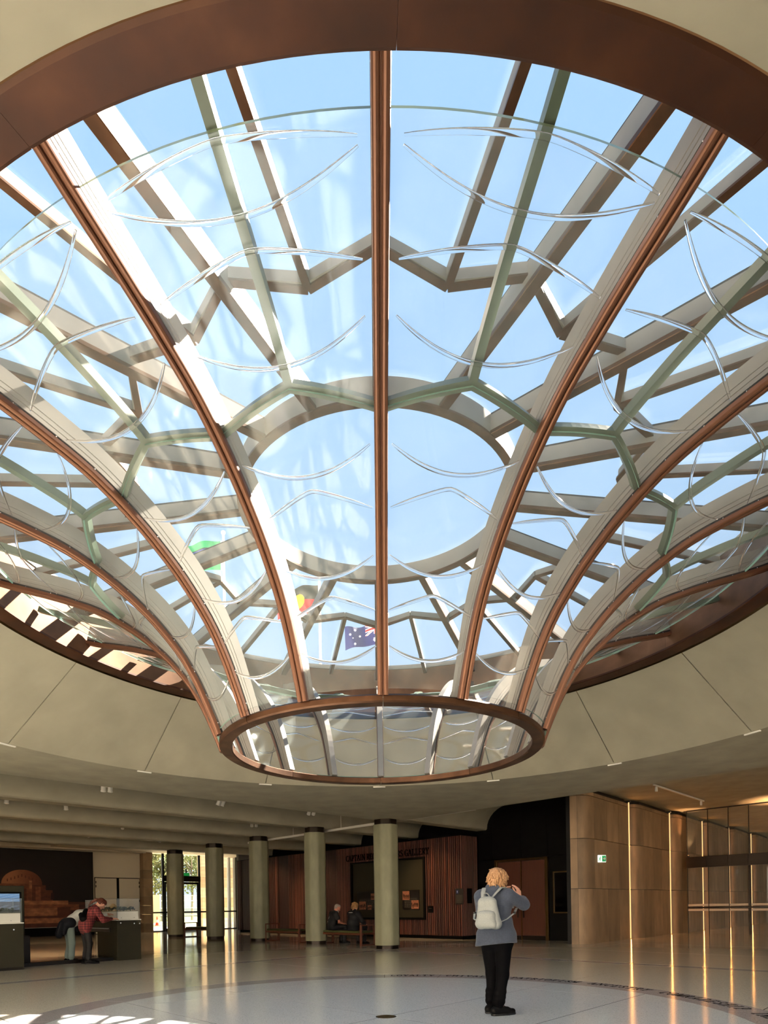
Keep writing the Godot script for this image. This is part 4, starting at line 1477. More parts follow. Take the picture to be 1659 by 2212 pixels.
func case_top(t: Node3D, a0: float, a1: float, b0: float, b1: float):   # white base, glass box and the model landscape
	abox("counter", a0 - 0.03, a1 + 0.03, b0 - 0.03, b1 + 0.03, 0.93, 0.955, M.white, t, 0.004)
	abox("model_base", a0 + 0.02, a1 - 0.02, b0 + 0.02, b1 - 0.02, 0.955, 1.14, M.white, t, 0.004)
	var bs := a0
	while bs < a1:
		abox("screw", bs + 0.10, bs + 0.115, b0 + 0.012, b0 + 0.02, 0.985, 1.0, M.screw, t)
		bs += 0.3
	for g in [[a0, a1, b0, b0 + 0.01], [a0, a1, b1 - 0.01, b1], [a0, a0 + 0.01, b0 + 0.011, b1 - 0.011], [a1 - 0.01, a1, b0 + 0.011, b1 - 0.011]]:
		abox("glass_pane", g[0], g[1], g[2], g[3], 0.956, 1.43, M.glass, t)
	abox("glass_pane", a0, a1, b0, b1, 1.431, 1.441, M.glass, t)
	for c in [[a0, b0], [a1, b0], [a0, b1], [a1, b1]]:
		abox("glass_edge", c[0] - 0.003, c[0] + 0.003, c[1] - 0.003, c[1] + 0.003, 0.956, 1.44, M.case_edge, t)
	abox("glass_edge", a0, a1, b0 - 0.003, b0 + 0.003, 1.434, 1.441, M.case_edge, t)
	abox("glass_edge", a0 - 0.003, a0 + 0.003, b0, b1, 1.434, 1.441, M.case_edge, t)
	var ground := abox("model_ground", a0 + 0.03, a1 - 0.03, b0 + 0.03, b1 - 0.03, 1.14, 1.15, mat(Color(0.42, 0.40, 0.30), 0.9), t)
	var tree := MB.new()
	tree.tube([Vector3.ZERO, Vector3(0, 0.03, 0)], 0.003, -1, 5)
	for i in 4: tree.ball(Vector3(sin(i * 2.1) * 0.012, 0.045 + 0.012 * (i % 2), cos(i * 2.1) * 0.012), Vector3.ONE * 0.017, 6, 5)
	var mm := MultiMesh.new()
	mm.transform_format = MultiMesh.TRANSFORM_3D
	mm.mesh = tree.mesh()
	var n := int((a1 - a0) * (b1 - b0) * 150)
	mm.instance_count = n
	for i in n:
		var a := rng.randf_range(a0 + 0.06, a1 - 0.06)
		var b := rng.randf_range(b0 + 0.06, b1 - 0.06)
		mm.set_instance_transform(i, Transform3D(Basis().scaled(Vector3.ONE * rng.randf_range(0.6, 1.5)), L(a, b, 1.15)))
	var mi := MultiMeshInstance3D.new()
	mi.name = "model_trees"
	mi.multimesh = mm
	mi.material_override = mat(Color(0.16, 0.19, 0.09), 0.9)
	mi.set_meta("kind", "stuff")
	t.add_child(mi)
	var am := (a0 + a1) / 2
	var bm := lerpf(b0, b1, 0.45)
	var hb := MB.new()
	hb.box(L(am, bm, 1.19), Vector3(0.24, 0.08, 0.22), 0.006)
	hb.box(L(am, bm, 1.25), Vector3(0.13, 0.06, 0.13), 0.006)
	hb.sg(1)
	hb.ball(L(am, bm, 1.28), Vector3(0.06, 0.055, 0.06), 14, 10)
	obj("model_building", hb, mat(Color(0.70, 0.58, 0.38), 0.7), t)
	hb = MB.new()
	hb.box(L(am, lerpf(b0, b1, 0.8), 1.18), Vector3(0.2, 0.06, 0.16), 0.004)
	hb.box(L(am - 0.12, lerpf(b0, b1, 0.2), 1.17), Vector3(0.12, 0.05, 0.2), 0.004)
	obj("model_building", hb, mat(Color(0.72, 0.62, 0.46), 0.7), t)


func show_case_right():
	var t := thing("show_case", "dark olive show case with a glass box over a model, where two people lean", "show case", W(1.48, 9.85, 0), PI / 4)
	abox("pillar", -0.28, 0.28, 0.0, 0.32, 0.0, 0.93, M.olive, t, 0.006)
	abox("cabinet_back", 0.0, 0.28, 0.32, 1.95, 0.0, 0.93, M.olive, t, 0.006)
	var ap := abox("apron", -0.28, 0.0, 0.32, 1.95, 0.64, 0.93, M.olive, t, 0.006)
	abox("ledge", -0.31, -0.28, 0.36, 1.9, 0.66, 0.76, M.dark_panel, t, 0.005)
	for i in 22:
		abox("button", -0.318, -0.31, 0.42 + i * 0.06, 0.435 + i * 0.06, 0.73, 0.745, M.white, ap)
	for s in [[0.12, 0.84], [0.25, 0.84], [-0.2, 0.86]]:
		abox("screw", s[0] - 0.012, s[0] + 0.012, -0.008, 0.0, s[1], s[1] + 0.024, M.screw, t)
	case_top(t, -0.28, 0.25, 0.0, 1.95)


func show_case_left():
	var t := thing("show_case", "dark olive show case with a white model base at the left edge", "show case", W(-1.6, 9.40, 0), PI / 4)
	abox("cabinet", -0.8, 0.73, 0.0, 0.6, 0.0, 0.93, M.olive, t, 0.006)
	for s in [0.55, -0.3]:
		abox("screw", s - 0.012, s + 0.012, -0.008, 0.0, 0.80, 0.824, M.screw, t)
	abox("plinth", -0.78, 0.71, -0.004, 0.0, 0.0, 0.06, M.bronze, t)
	case_top(t, -0.8, 0.70, 0.0, 0.6)


func bench(a: float, b: float, label: String):   # seat along b between two end frames
	var t := thing("bench", label, "bench", W(a, b, 0), PI / 4, "timber benches between the columns")
	for e in [-1.0, 1.0]:
		var k := MB.new()
		var z: float = e * 0.97
		for x in [-0.29, 0.29]:
			k.box(L(x, z, 0.31), Vector3(0.05, 0.62, 0.07), 0.006)
		obj("leg_frame", k, M.timber_bench, t)
		k = MB.new()
		k.box(L(0, z, 0.605), Vector3(0.63, 0.035, 0.075), 0.006)
		obj("armrest", k, M.timber_bench, t)
		k = MB.new()
		k.box(L(0, z, 0.018), Vector3(0.63, 0.036, 0.07), 0.006)
		obj("floor_rail", k, M.timber_bench, t)
	for x in [-0.25, 0.25]:
		abox("side_rail", x - 0.025, x + 0.025, -1.02, 1.02, 0.31, 0.37, M.timber_bench, t, 0.005)
	abox("cushion", -0.27, 0.27, -0.93, 0.93, 0.37, 0.435, mat(Color(0.24, 0.25, 0.10), 0.85), t, 0.02)


func furniture():
	bench(8.22, 9.72, "timber bench with a green seat on which two people sit")
	bench(8.25, 12.72, "empty timber bench with a green seat between the second and third columns")
	bench(8.25, 18.6, "dark bench silhouetted against the glazed far doors")


# ---------------------------------------------------------------- outside
func leaf_tree(called: String, label: String, at: Vector3, h: float, w: float, seed_: int, col: Color):
	var r := RandomNumberGenerator.new()
	r.seed = seed_
	var t := thing(called, label, "tree", at, 0.0, "trees beyond the glazed far doors")
	var k := MB.new()
	k.tube([Vector3.ZERO, Vector3(0.1, h * 0.35, 0.05), Vector3(0.0, h * 0.8, 0)], 0.16, -1, 8, [], 0.35)
	for i in 7:
		var y := h * r.randf_range(0.3, 0.65)
		var d := Vector3(r.randf_range(-1, 1), r.randf_range(0.5, 1.0), r.randf_range(-1, 1)).normalized()
		k.tube([Vector3(0, y, 0), Vector3(0, y, 0) + d * w * 0.6], 0.06, -1, 6, [], 0.3)
	obj("trunk", k, mat(Color(0.46, 0.40, 0.34), 0.9), t)
	var q := MB.new()
	q.tri(Vector3(-0.06, 0, 0), Vector3(0.06, 0, 0), Vector3(0, 0.30, 0.03))
	q.tri(Vector3(0, -0.05, 0), Vector3(0.14, 0.12, 0), Vector3(0.02, 0.2, 0.05))
	var mm := MultiMesh.new()
	mm.transform_format = MultiMesh.TRANSFORM_3D
	mm.mesh = q.mesh()
	mm.instance_count = 3200
	for i in 3200:
		var c := i % 14
		var cc := Vector3(sin(c * 2.4) * w * 0.55, h * (0.42 + 0.5 * fposmod(c * 0.37, 1.0)), cos(c * 2.4) * w * 0.55)
		var d2 := Vector3(r.randfn(), r.randfn() * 0.8, r.randfn()) * w * 0.21
		mm.set_instance_transform(i, Transform3D(Basis.from_euler(Vector3(r.randf() * TAU, r.randf() * TAU, r.randf() * TAU)).scaled(Vector3.ONE * r.randf_range(0.7, 1.3)), cc + d2))
	var mi := MultiMeshInstance3D.new()
	mi.name = "foliage"
	mi.multimesh = mm
	var lm := mat(col, 0.7)
	lm.backlight_enabled = true
	lm.backlight = Color(0.25, 0.27, 0.15)
	mi.material_override = lm
	mi.set_meta("kind", "stuff")
	t.add_child(mi)


func flag(label: String, pole: Vector3, top: float, w: float, h: float, img: Image, seed_: int, droop: float):
	var t := thing("flag", label, "flag", pole, 0.0)
	var n := 28
	var r := RandomNumberGenerator.new()
	r.seed = seed_
	var ph := r.randf() * 6.0
	var k := MB.new()
	var P := func(u: float, v: float) -> Vector3: return Vector3(-u * w * 0.96, top - v * h - u * u * droop + 0.09 * sin(u * 7.0 + ph) * u, 0.30 * sin(u * 9.0 + ph + v * 1.3) * u)
	k.sg(1)
	for i in n:
		for j in 12:
			var u0 := float(i) / n
			var u1 := float(i + 1) / n
			var v0 := j / 12.0
			var v1 := (j + 1) / 12.0
			var a: Vector3 = P.call(u0, v0)
			var b: Vector3 = P.call(u1, v0)
			var c: Vector3 = P.call(u1, v1)
			var d: Vector3 = P.call(u0, v1)
			k.tri_uv(a, b, c, Vector2(u0, v0), Vector2(u1, v0), Vector2(u1, v1))
			k.tri_uv(a, c, d, Vector2(u0, v0), Vector2(u1, v1), Vector2(u0, v1))
	var m := mat(Color.WHITE, 0.8)
	m.albedo_texture = ImageTexture.create_from_image(img)
	m.backlight_enabled = true
	m.backlight = Color(0.5, 0.5, 0.5)
	obj("cloth", k, m, t)
	k = MB.new()
	k.tube([Vector3(0.04, top + 0.02, 0), Vector3(0.04, top - h - 0.05, 0)], 0.015, -1, 6)
	obj("halyard", k, M.white, t)


func flagpole(label: String, pole: Vector3, top: float):
	var t := thing("flagpole", label, "pole", pole, 0.0, "white flagpoles beyond the roof")
	var k := MB.new()
	k.tube([Vector3.ZERO, Vector3(0, top, 0)], 0.11, -1, 12, [], 0.6)
	obj("pole", k, M.white, t)
	k = MB.new()
	k.ball(Vector3(0, top + 0.1, 0), Vector3(0.13, 0.13, 0.13), 12, 8)
	obj("finial", k, M.white, t)


func outside():
	var T := PI / 4
	var gd := struct("ground", Vector3.ZERO, T, "paved ground outside the hall", "ground")
	var pave := tri_mat(noise_tex(81, 0.02, [[0.0, Color(0.60, 0.56, 0.50)], [1.0, Color(0.70, 0.66, 0.60)]], 256), 0.4, 0.9)
	var grass := tri_mat(noise_tex(82, 0.05, [[0.0, Color(0.42, 0.48, 0.24)], [1.0, Color(0.60, 0.62, 0.36)]], 256), 0.4, 0.9)
	abox("paving", -80, -13, -80, 80, -0.4, -0.06, pave, gd)
	abox("paving", -13, 80, -80, -13, -0.4, -0.06, pave, gd)
	abox("paving", -13, 35, 29, 36, -0.4, -0.03, pave, gd)
	abox("lawn", -13, 60, 36, 90, -0.4, -0.03, grass, gd)
	abox("paving", 35, 80, -13, 36, -0.4, -0.06, pave, gd)
	var opp := struct("wall_opposite", Vector3.ZERO, T, "pale building front across the street", "wall")
	abox("facade", -30, -29, -40, 30, -0.1, 11.0, mat(Color(0.84, 0.82, 0.79), 0.9), opp)
	var rd := struct("road", Vector3.ZERO, T, "grey road beyond the entrance lawn", "road")
	abox("asphalt", 5, 60, 47, 53, -0.03, 0.0, mat(Color(0.45, 0.45, 0.46), 0.9), rd)
	# wire fence panels, a hoarding, two traffic cones, trees
	for i in 3:
		var f := thing("fence_panel", ["white mesh fence panel seen left in the glazed doors", "white mesh fence panel seen in the middle of the glazed doors", "white mesh fence panel seen right in the glazed doors"][i], "fence", W(19.2 + i * 2.55, 44.0, 0), T, "temporary fence panels")
		for h in [0.12, 0.7, 1.3, 1.9, 2.35]:
			abox("rail", -1.2, 1.2, -0.02, 0.02, h - 0.025, h + 0.025, M.white, f)
		for s in [-1.2, 1.2]:
			abox("post", s - 0.03, s + 0.03, -0.03, 0.03, -0.03, 2.4, M.white, f)
		var k := MB.new()
		for j in 23:
			lb(k, -1.1 + j * 0.1 - 0.008, -1.1 + j * 0.1 + 0.008, -0.008, 0.008, 0.1, 2.35)
		var wi := obj("wires", k, M.white, f)
		wi.set_meta("kind", "stuff")
	var hb := thing("hoarding", "pale sandy hoarding board outside the left glazed pane", "hoarding", W(16.6, 42.0, 0), T)
	abox("board", -1.0, 1.0, -0.03, 0.03, 0.15, 2.35, mat(Color(0.85, 0.70, 0.52), 0.8), hb)
	for s in [-0.9, 0.9]:
		abox("post", s - 0.04, s + 0.04, 0.03, 0.11, -0.03, 2.35, M.plaster, hb)
	for i in 2:
		var c := thing("traffic_cone", ["orange traffic cone with a pale band outside the glazed doors", "orange traffic cone farther left outside the glazed doors"][i], "traffic cone", W([17.45, 16.2][i], [38.6, 39.5][i], -0.03), T, "traffic cones")
		var k := MB.new()
		k.lathe([Vector2(0.0, 0.0), Vector2(0.17, 0.0), Vector2(0.14, 0.04), Vector2(0.03, 0.72), Vector2(0.0, 0.72)], 0, 360, 18, false)
		k.box(Vector3(0, 0.02, 0), Vector3(0.4, 0.04, 0.4), 0.01)
		var bdy := obj("body", k, mat(Color(0.88, 0.22, 0.08), 0.6), c)
		k = MB.new()
		k.lathe([Vector2(0.11, 0.26), Vector2(0.115, 0.26), Vector2(0.075, 0.46), Vector2(0.07, 0.46)], 0, 360, 18)
		obj("band", k, M.white, bdy)
	var tl := ["tall grey green tree at the left of the glazed doors", "bushy yellowish tree in the middle of the glazed doors", "grey green tree at the right of the glazed doors", "olive tree behind the others at the glazed doors", "pale olive tree farthest right beyond the glazed doors"]
	var tc := [Color(0.36, 0.42, 0.28), Color(0.50, 0.48, 0.30), Color(0.44, 0.47, 0.33), Color(0.42, 0.46, 0.28), Color(0.55, 0.52, 0.34)]
	for i in 5:
		leaf_tree("tree", tl[i], W([21.5, 25.5, 29.5, 27.5, 33.0][i], [57.0, 58.0, 59.0, 64.0, 62.0][i], -0.03), [10.5, 8.5, 9.5, 12.0, 9.5][i], [2.6, 2.5, 2.6, 3.2, 2.7][i], 100 + i, tc[i])
	# three flags on poles beyond the roof
	var im := Image.create(120, 80, false, Image.FORMAT_RGB8)
	im.fill(Color(0.02, 0.02, 0.02))
	im.fill_rect(Rect2i(0, 40, 120, 40), Color(0.80, 0.05, 0.08))
	for x in 120:
		for y in 80:
			if Vector2(x - 60, y - 40).length() < 20: im.set_pixel(x, y, Color(0.98, 0.80, 0.05))
	flagpole("white flagpole left of the centre rib, with the black and red flag", Vector3(-3.22, 0, -30), 20.5)
	flag("black over red flag with a yellow disc, flying beyond the glass roof", Vector3(-3.3, 0, -30), 20.2, 2.5, 1.65, im, 4, 0.35)
	var ts := Image.create(120, 80, false, Image.FORMAT_RGB8)
	ts.fill(Color(0.10, 0.20, 0.55))
	ts.fill_rect(Rect2i(0, 0, 120, 19), Color(0.05, 0.52, 0.32))
	ts.fill_rect(Rect2i(0, 61, 120, 19), Color(0.05, 0.52, 0.32))
	ts.fill_rect(Rect2i(0, 19, 120, 3), Color(0.02, 0.02, 0.02))
	ts.fill_rect(Rect2i(0, 58, 120, 3), Color(0.02, 0.02, 0.02))
	for x in 120:
		for y in 80:
			var d := Vector2(x - 60, y - 42)
			if d.length() < 18 and d.length() > 11 and not (d.y > 6 and absf(d.x) < 9): ts.set_pixel(x, y, Color(0.95, 0.95, 0.95))
			if d.length() < 6: ts.set_pixel(x, y, Color(0.95, 0.95, 0.95))
	flagpole("white flagpole at the left, with the green and blue flag", Vector3(-8.85, 0, -30), 23.3)
	flag("green and blue flag with a white emblem, flying beyond the glass roof", Vector3(-9.03, 0, -30), 22.9, 2.9, 1.7, ts, 9, 0.25)
	var au := Image.create(240, 120, false, Image.FORMAT_RGB8)
	au.fill(Color(0.05, 0.08, 0.36))
	for x in 120:
		for y in 60:
			var c := Color(0.05, 0.08, 0.36)
			var d1 := absf(x * 0.5 - y) / 1.118
			var d2 := absf((120 - x) * 0.5 - y) / 1.118
			if minf(d1, d2) < 6: c = Color.WHITE
			if minf(d1, d2) < 2: c = Color(0.8, 0.05, 0.1)
			if absf(x - 60) < 10 or absf(y - 30) < 10: c = Color.WHITE
			if absf(x - 60) < 6 or absf(y - 30) < 6: c = Color(0.8, 0.05, 0.1)
			au.set_pixel(x, y, c)
	for s in [[60, 90, 14], [180, 18, 7], [208, 46, 7], [180, 100, 7], [152, 54, 7], [192, 66, 4]]:
		for x in range(s[0] - s[2], s[0] + s[2] + 1):
			for y in range(s[1] - s[2], s[1] + s[2] + 1):
				var d := Vector2(x - s[0], y - s[1])
				if d.length() < s[2] * (0.55 + 0.45 * absf(cos(3.5 * atan2(d.x, -d.y)))) : au.set_pixel(x, y, Color.WHITE)
	flagpole("white flagpole behind the centre rib, with the dark blue flag", Vector3(0.75, 0, -30), 18.3)
	flag("dark blue flag with white stars, flying beyond the glass roof", Vector3(0.66, 0, -30), 17.9, 2.5, 1.25, au, 14, 0.3)


# ---------------------------------------------------------------- people: smooth bodies meshed as surface nets
class Field:
	var lo: Vector3
	var c: float
	var nx: int
	var ny: int
	var nz: int
	var f := PackedFloat32Array()

	func _init(lo_: Vector3, hi: Vector3, cell: float):
		lo = lo_
		c = cell
		nx = int(ceil((hi.x - lo.x) / c)) + 2
		ny = int(ceil((hi.y - lo.y) / c)) + 2
		nz = int(ceil((hi.z - lo.z) / c)) + 2
		f.resize(nx * ny * nz)
		f.fill(1.0)

	func cap(a: Vector3, b: Vector3, ra: float, rb: float, k := 0.03, flat := Vector3.ZERO, fs := 1.0):   # tapered capsule; flat: an axis along which it is squeezed by fs
		var r := maxf(ra, rb) + k + c * 2.0
		var m0 := ((a.min(b) - Vector3.ONE * r - lo) / c).floor()
		var m1 := ((a.max(b) + Vector3.ONE * r - lo) / c).ceil()
		var d := b - a
		var dd := maxf(d.dot(d), 1e-9)
		var sq := fs != 1.0
		for z in range(maxi(0, int(m0.z)), mini(nz, int(m1.z) + 1)):
			for y in range(maxi(0, int(m0.y)), mini(ny, int(m1.y) + 1)):
				var row := (z * ny + y) * nx
				for x in range(maxi(0, int(m0.x)), mini(nx, int(m1.x) + 1)):
					var p := lo + Vector3(x, y, z) * c - a
					var t := clampf(p.dot(d) / dd, 0.0, 1.0)
					var q := p - d * t
					if sq:
						var e := q.dot(flat)
						q += flat * e * (1.0 / fs - 1.0)
					var v := q.length() - lerpf(ra, rb, t)
					if sq: v *= minf(1.0, fs * 1.15)
					var o := f[row + x]
					var h := maxf(k - absf(o - v), 0.0) / k
					f[row + x] = minf(o, v) - h * h * k * 0.25

	func cut(a: Vector3, r: float, k := 0.01):   # hollow out a ball
		var m0 := ((a - Vector3.ONE * (r + k) - lo) / c).floor()
		var m1 := ((a + Vector3.ONE * (r + k) - lo) / c).ceil()
		for z in range(maxi(0, int(m0.z)), mini(nz, int(m1.z) + 1)):
			for y in range(maxi(0, int(m0.y)), mini(ny, int(m1.y) + 1)):
				for x in range(maxi(0, int(m0.x)), mini(nx, int(m1.x) + 1)):
					var v := r - (lo + Vector3(x, y, z) * c - a).length()
					var i := (z * ny + y) * nx + x
					f[i] = maxf(f[i], v)

	func below(p: Vector3, n: Vector3):   # keep only what lies behind the plane
		for z in nz:
			for y in ny:
				for x in nx:
					var i := (z * ny + y) * nx + x
					if f[i] < 0.1:
						f[i] = maxf(f[i], (lo + Vector3(x, y, z) * c - p).dot(n))

	func add_to(verts: PackedVector3Array, norms: PackedVector3Array, idx: PackedInt32Array):
		var id := PackedInt32Array()
		id.resize(nx * ny * nz)
		id.fill(-1)
		var sx := 1
		var sy := nx
		var sz := nx * ny
		var lim := c * 1.8
		for z in nz - 1:
			for y in ny - 1:
				var row := (z * ny + y) * nx
				for x in nx - 1:
					var i := row + x
					var v0 := f[i]
					if v0 > lim or v0 < -lim: continue
					var v := [v0, f[i + 1], f[i + sy], f[i + sy + 1], f[i + sz], f[i + sz + 1], f[i + sz + sy], f[i + sz + sy + 1]]
					var neg := 0
					for e in 8:
						if v[e] < 0: neg += 1
					if neg == 0 or neg == 8: continue
					var s := Vector3.ZERO
					var n := 0
					for e in [[0, 1], [2, 3], [4, 5], [6, 7], [0, 2], [1, 3], [4, 6], [5, 7], [0, 4], [1, 5], [2, 6], [3, 7]]:
						var a: float = v[e[0]]
						var b: float = v[e[1]]
						if (a < 0) != (b < 0):
							var t := a / (a - b)
							var p0 := Vector3(e[0] & 1, (e[0] >> 1) & 1, e[0] >> 2)
							var p1 := Vector3(e[1] & 1, (e[1] >> 1) & 1, e[1] >> 2)
							s += p0.lerp(p1, t)
							n += 1
					id[i] = verts.size()
					verts.append(lo + (Vector3(x, y, z) + s / n) * c)
					norms.append(Vector3(v[1] + v[3] + v[5] + v[7] - v[0] - v[2] - v[4] - v[6], v[2] + v[3] + v[6] + v[7] - v[0] - v[1] - v[4] - v[5], v[4] + v[5] + v[6] + v[7] - v[0] - v[1] - v[2] - v[3]).normalized())
		for z in range(1, nz - 1):
			for y in range(1, ny - 1):
				var row := (z * ny + y) * nx
				for x in range(1, nx - 1):
					var i := row + x
					if id[i] < 0 and absf(f[i]) > lim: continue
					var inside := f[i] < 0
					for ax in 3:
						var st: int = [sx, sy, sz][ax]
						if (f[i + st] < 0) == inside: continue
						var u: int = [sy, sz, sx][ax]
						var w: int = [sz, sx, sy][ax]
						var q := [id[i - u - w], id[i - w], id[i], id[i - u]]
						if q[0] < 0 or q[1] < 0 or q[2] < 0 or q[3] < 0: continue
						if inside: idx.append_array(PackedInt32Array([q[0], q[2], q[1], q[0], q[3], q[2]]))
						else: idx.append_array(PackedInt32Array([q[0], q[1], q[2], q[0], q[2], q[3]]))


func net(fields: Array) -> ArrayMesh:
	var v := PackedVector3Array()
	var n := PackedVector3Array()
	var ix := PackedInt32Array()
	for f in fields: f.add_to(v, n, ix)
	var ar := []
	ar.resize(Mesh.ARRAY_MAX)
	ar[Mesh.ARRAY_VERTEX] = v
	ar[Mesh.ARRAY_NORMAL] = n
	ar[Mesh.ARRAY_INDEX] = ix
	var me := ArrayMesh.new()
	me.add_surface_from_arrays(Mesh.PRIMITIVE_TRIANGLES, ar)
	return me


func bounds(caps: Array, cell: float) -> Field:
	var lo := Vector3.ONE * 99
	var hi := -lo
	for q in caps:
		var r: float = maxf(q[2], q[3])
		lo = lo.min(q[0] - Vector3.ONE * r).min(q[1] - Vector3.ONE * r)
		hi = hi.max(q[0] + Vector3.ONE * r).max(q[1] + Vector3.ONE * r)
	var g := Vector3.ONE * cell * 3
	return Field.new(lo - g, hi + g, cell)


func filled(caps: Array, cell: float, k: float) -> Field:   # each: [a, b, ra, rb, (blend), (flat axis, squeeze)]
	var f := bounds(caps, cell)
	for q in caps:
		f.cap(q[0], q[1], q[2], q[3], q[4] if q.size() > 4 else k, q[5] if q.size() > 5 else Vector3.ZERO, q[6] if q.size() > 6 else 1.0)
	return f


func head_field(c: Vector3, b: Basis, s: float, cell: float) -> Field:   # b.x right ear, b.y up, -b.z nose; s about one
	var P := func(x: float, y: float, z: float) -> Vector3: return c + b * (Vector3(x, y, z) * s)
	var caps := [
		[P.call(0, 0.03, 0.022), P.call(0, 0.035, -0.022), 0.078 * s, 0.074 * s],
		[P.call(0, -0.02, -0.035), P.call(0, -0.055, -0.045), 0.060 * s, 0.047 * s, 0.03],
		[P.call(0, -0.082, -0.062), P.call(0, -0.088, -0.055), 0.026 * s, 0.03 * s, 0.03],
		[P.call(-0.035, -0.06, -0.01), P.call(0.035, -0.06, -0.01), 0.028 * s, 0.028 * s, 0.03],
		[P.call(0, 0.010, -0.092), P.call(0, -0.032, -0.112), 0.007 * s, 0.0125 * s, 0.012],
		[P.call(-0.012, -0.036, -0.100), P.call(0.012, -0.036, -0.100), 0.0085 * s, 0.0085 * s, 0.008],
		[P.call(-0.036, 0.026, -0.082), P.call(0.036, 0.026, -0.082), 0.010 * s, 0.010 * s, 0.015],
		[P.call(-0.018, -0.062, -0.092), P.call(0.018, -0.062, -0.092), 0.006 * s, 0.006 * s, 0.005],
		[P.call(-0.016, -0.071, -0.091), P.call(0.016, -0.071, -0.091), 0.0065 * s, 0.0065 * s, 0.005],
		[P.call(-0.078, 0.018, 0.012), P.call(-0.080, -0.022, 0.006), 0.013 * s, 0.008 * s, 0.008],
		[P.call(0.078, 0.018, 0.012), P.call(0.080, -0.022, 0.006), 0.013 * s, 0.008 * s, 0.008],
		[P.call(0, -0.05, 0.012), P.call(0, -0.125, 0.022), 0.052 * s, 0.050 * s, 0.03]]
	var f := filled(caps, cell, 0.03)
	f.cut(P.call(-0.031, 0.004, -0.103), 0.017 * s)
	f.cut(P.call(0.031, 0.004, -0.103), 0.017 * s)
	return f


func eyes(parent: Node, c: Vector3, b: Basis, s: float):
	for sd in [-1, 1]:
		var k := MB.new()
		k.ball(c + b * (Vector3(sd * 0.031, 0.003, -0.078) * s), Vector3.ONE * 0.0125 * s, 10, 8)
		var e := obj("eye", k, mat(Color(0.85, 0.83, 0.80), 0.2), parent)
		k = MB.new()
		k.ball(c + b * (Vector3(sd * 0.031, 0.003, -0.0875) * s), Vector3.ONE * 0.0055 * s, 8, 6)
		obj("iris", k, mat(Color(0.16, 0.12, 0.09), 0.15), e)


func hand_field(w: Vector3, along: Vector3, palm: Vector3, curl: float, right: bool, s: float, cell: float, thumb_up := 0.0) -> Field:   # wrist, direction of the fingers, the way the palm faces
	var f := along.normalized()
	var n := (palm - f * palm.dot(f)).normalized()
	var x := f.cross(n) * (1.0 if right else -1.0)   # towards the thumb
	var caps := [[w - f * 0.02 * s, w + f * 0.03 * s, 0.024 * s, 0.027 * s, 0.02]]
	for j in 4:
		var off := x * (0.030 - 0.020 * j) * s
		caps.append([w + f * 0.025 * s + off * 0.7, w + f * 0.082 * s + off, 0.015 * s, 0.0125 * s, 0.012])
		var ln: float = [0.040, 0.045, 0.042, 0.033][j] * s
		var p := w + f * 0.086 * s + off
		var d := f
		var r: float = [0.0088, 0.0092, 0.0088, 0.0078][j] * s
		for seg in 3:
			d = (d * cos(curl) + n * sin(curl)).normalized()
			var q: Vector3 = p + d * ln * [1.0, 0.66, 0.52][seg]
			caps.append([p, q, r * (1.0 - 0.08 * seg), r * (0.94 - 0.08 * seg), 0.004])
			p = q
	var tb := w + f * 0.028 * s + x * 0.022 * s + n * 0.006 * s
	var td := (f * 0.65 + x * 0.75 + n * (0.35 - thumb_up)).normalized()
	var tm := tb + td * 0.042 * s
	var te := tm + (td + f * 0.5 + n * curl * 0.4).normalized() * 0.034 * s
	var tt := te + (td * 0.5 + f * 0.9 + n * curl * 0.5).normalized() * 0.026 * s
	caps.append([tb, tm, 0.0145 * s, 0.0105 * s, 0.012])
	caps.append([tm, te, 0.0100 * s, 0.0092 * s, 0.004])
	caps.append([te, tt, 0.0092 * s, 0.0076 * s, 0.004])
	return filled(caps, cell, 0.01)


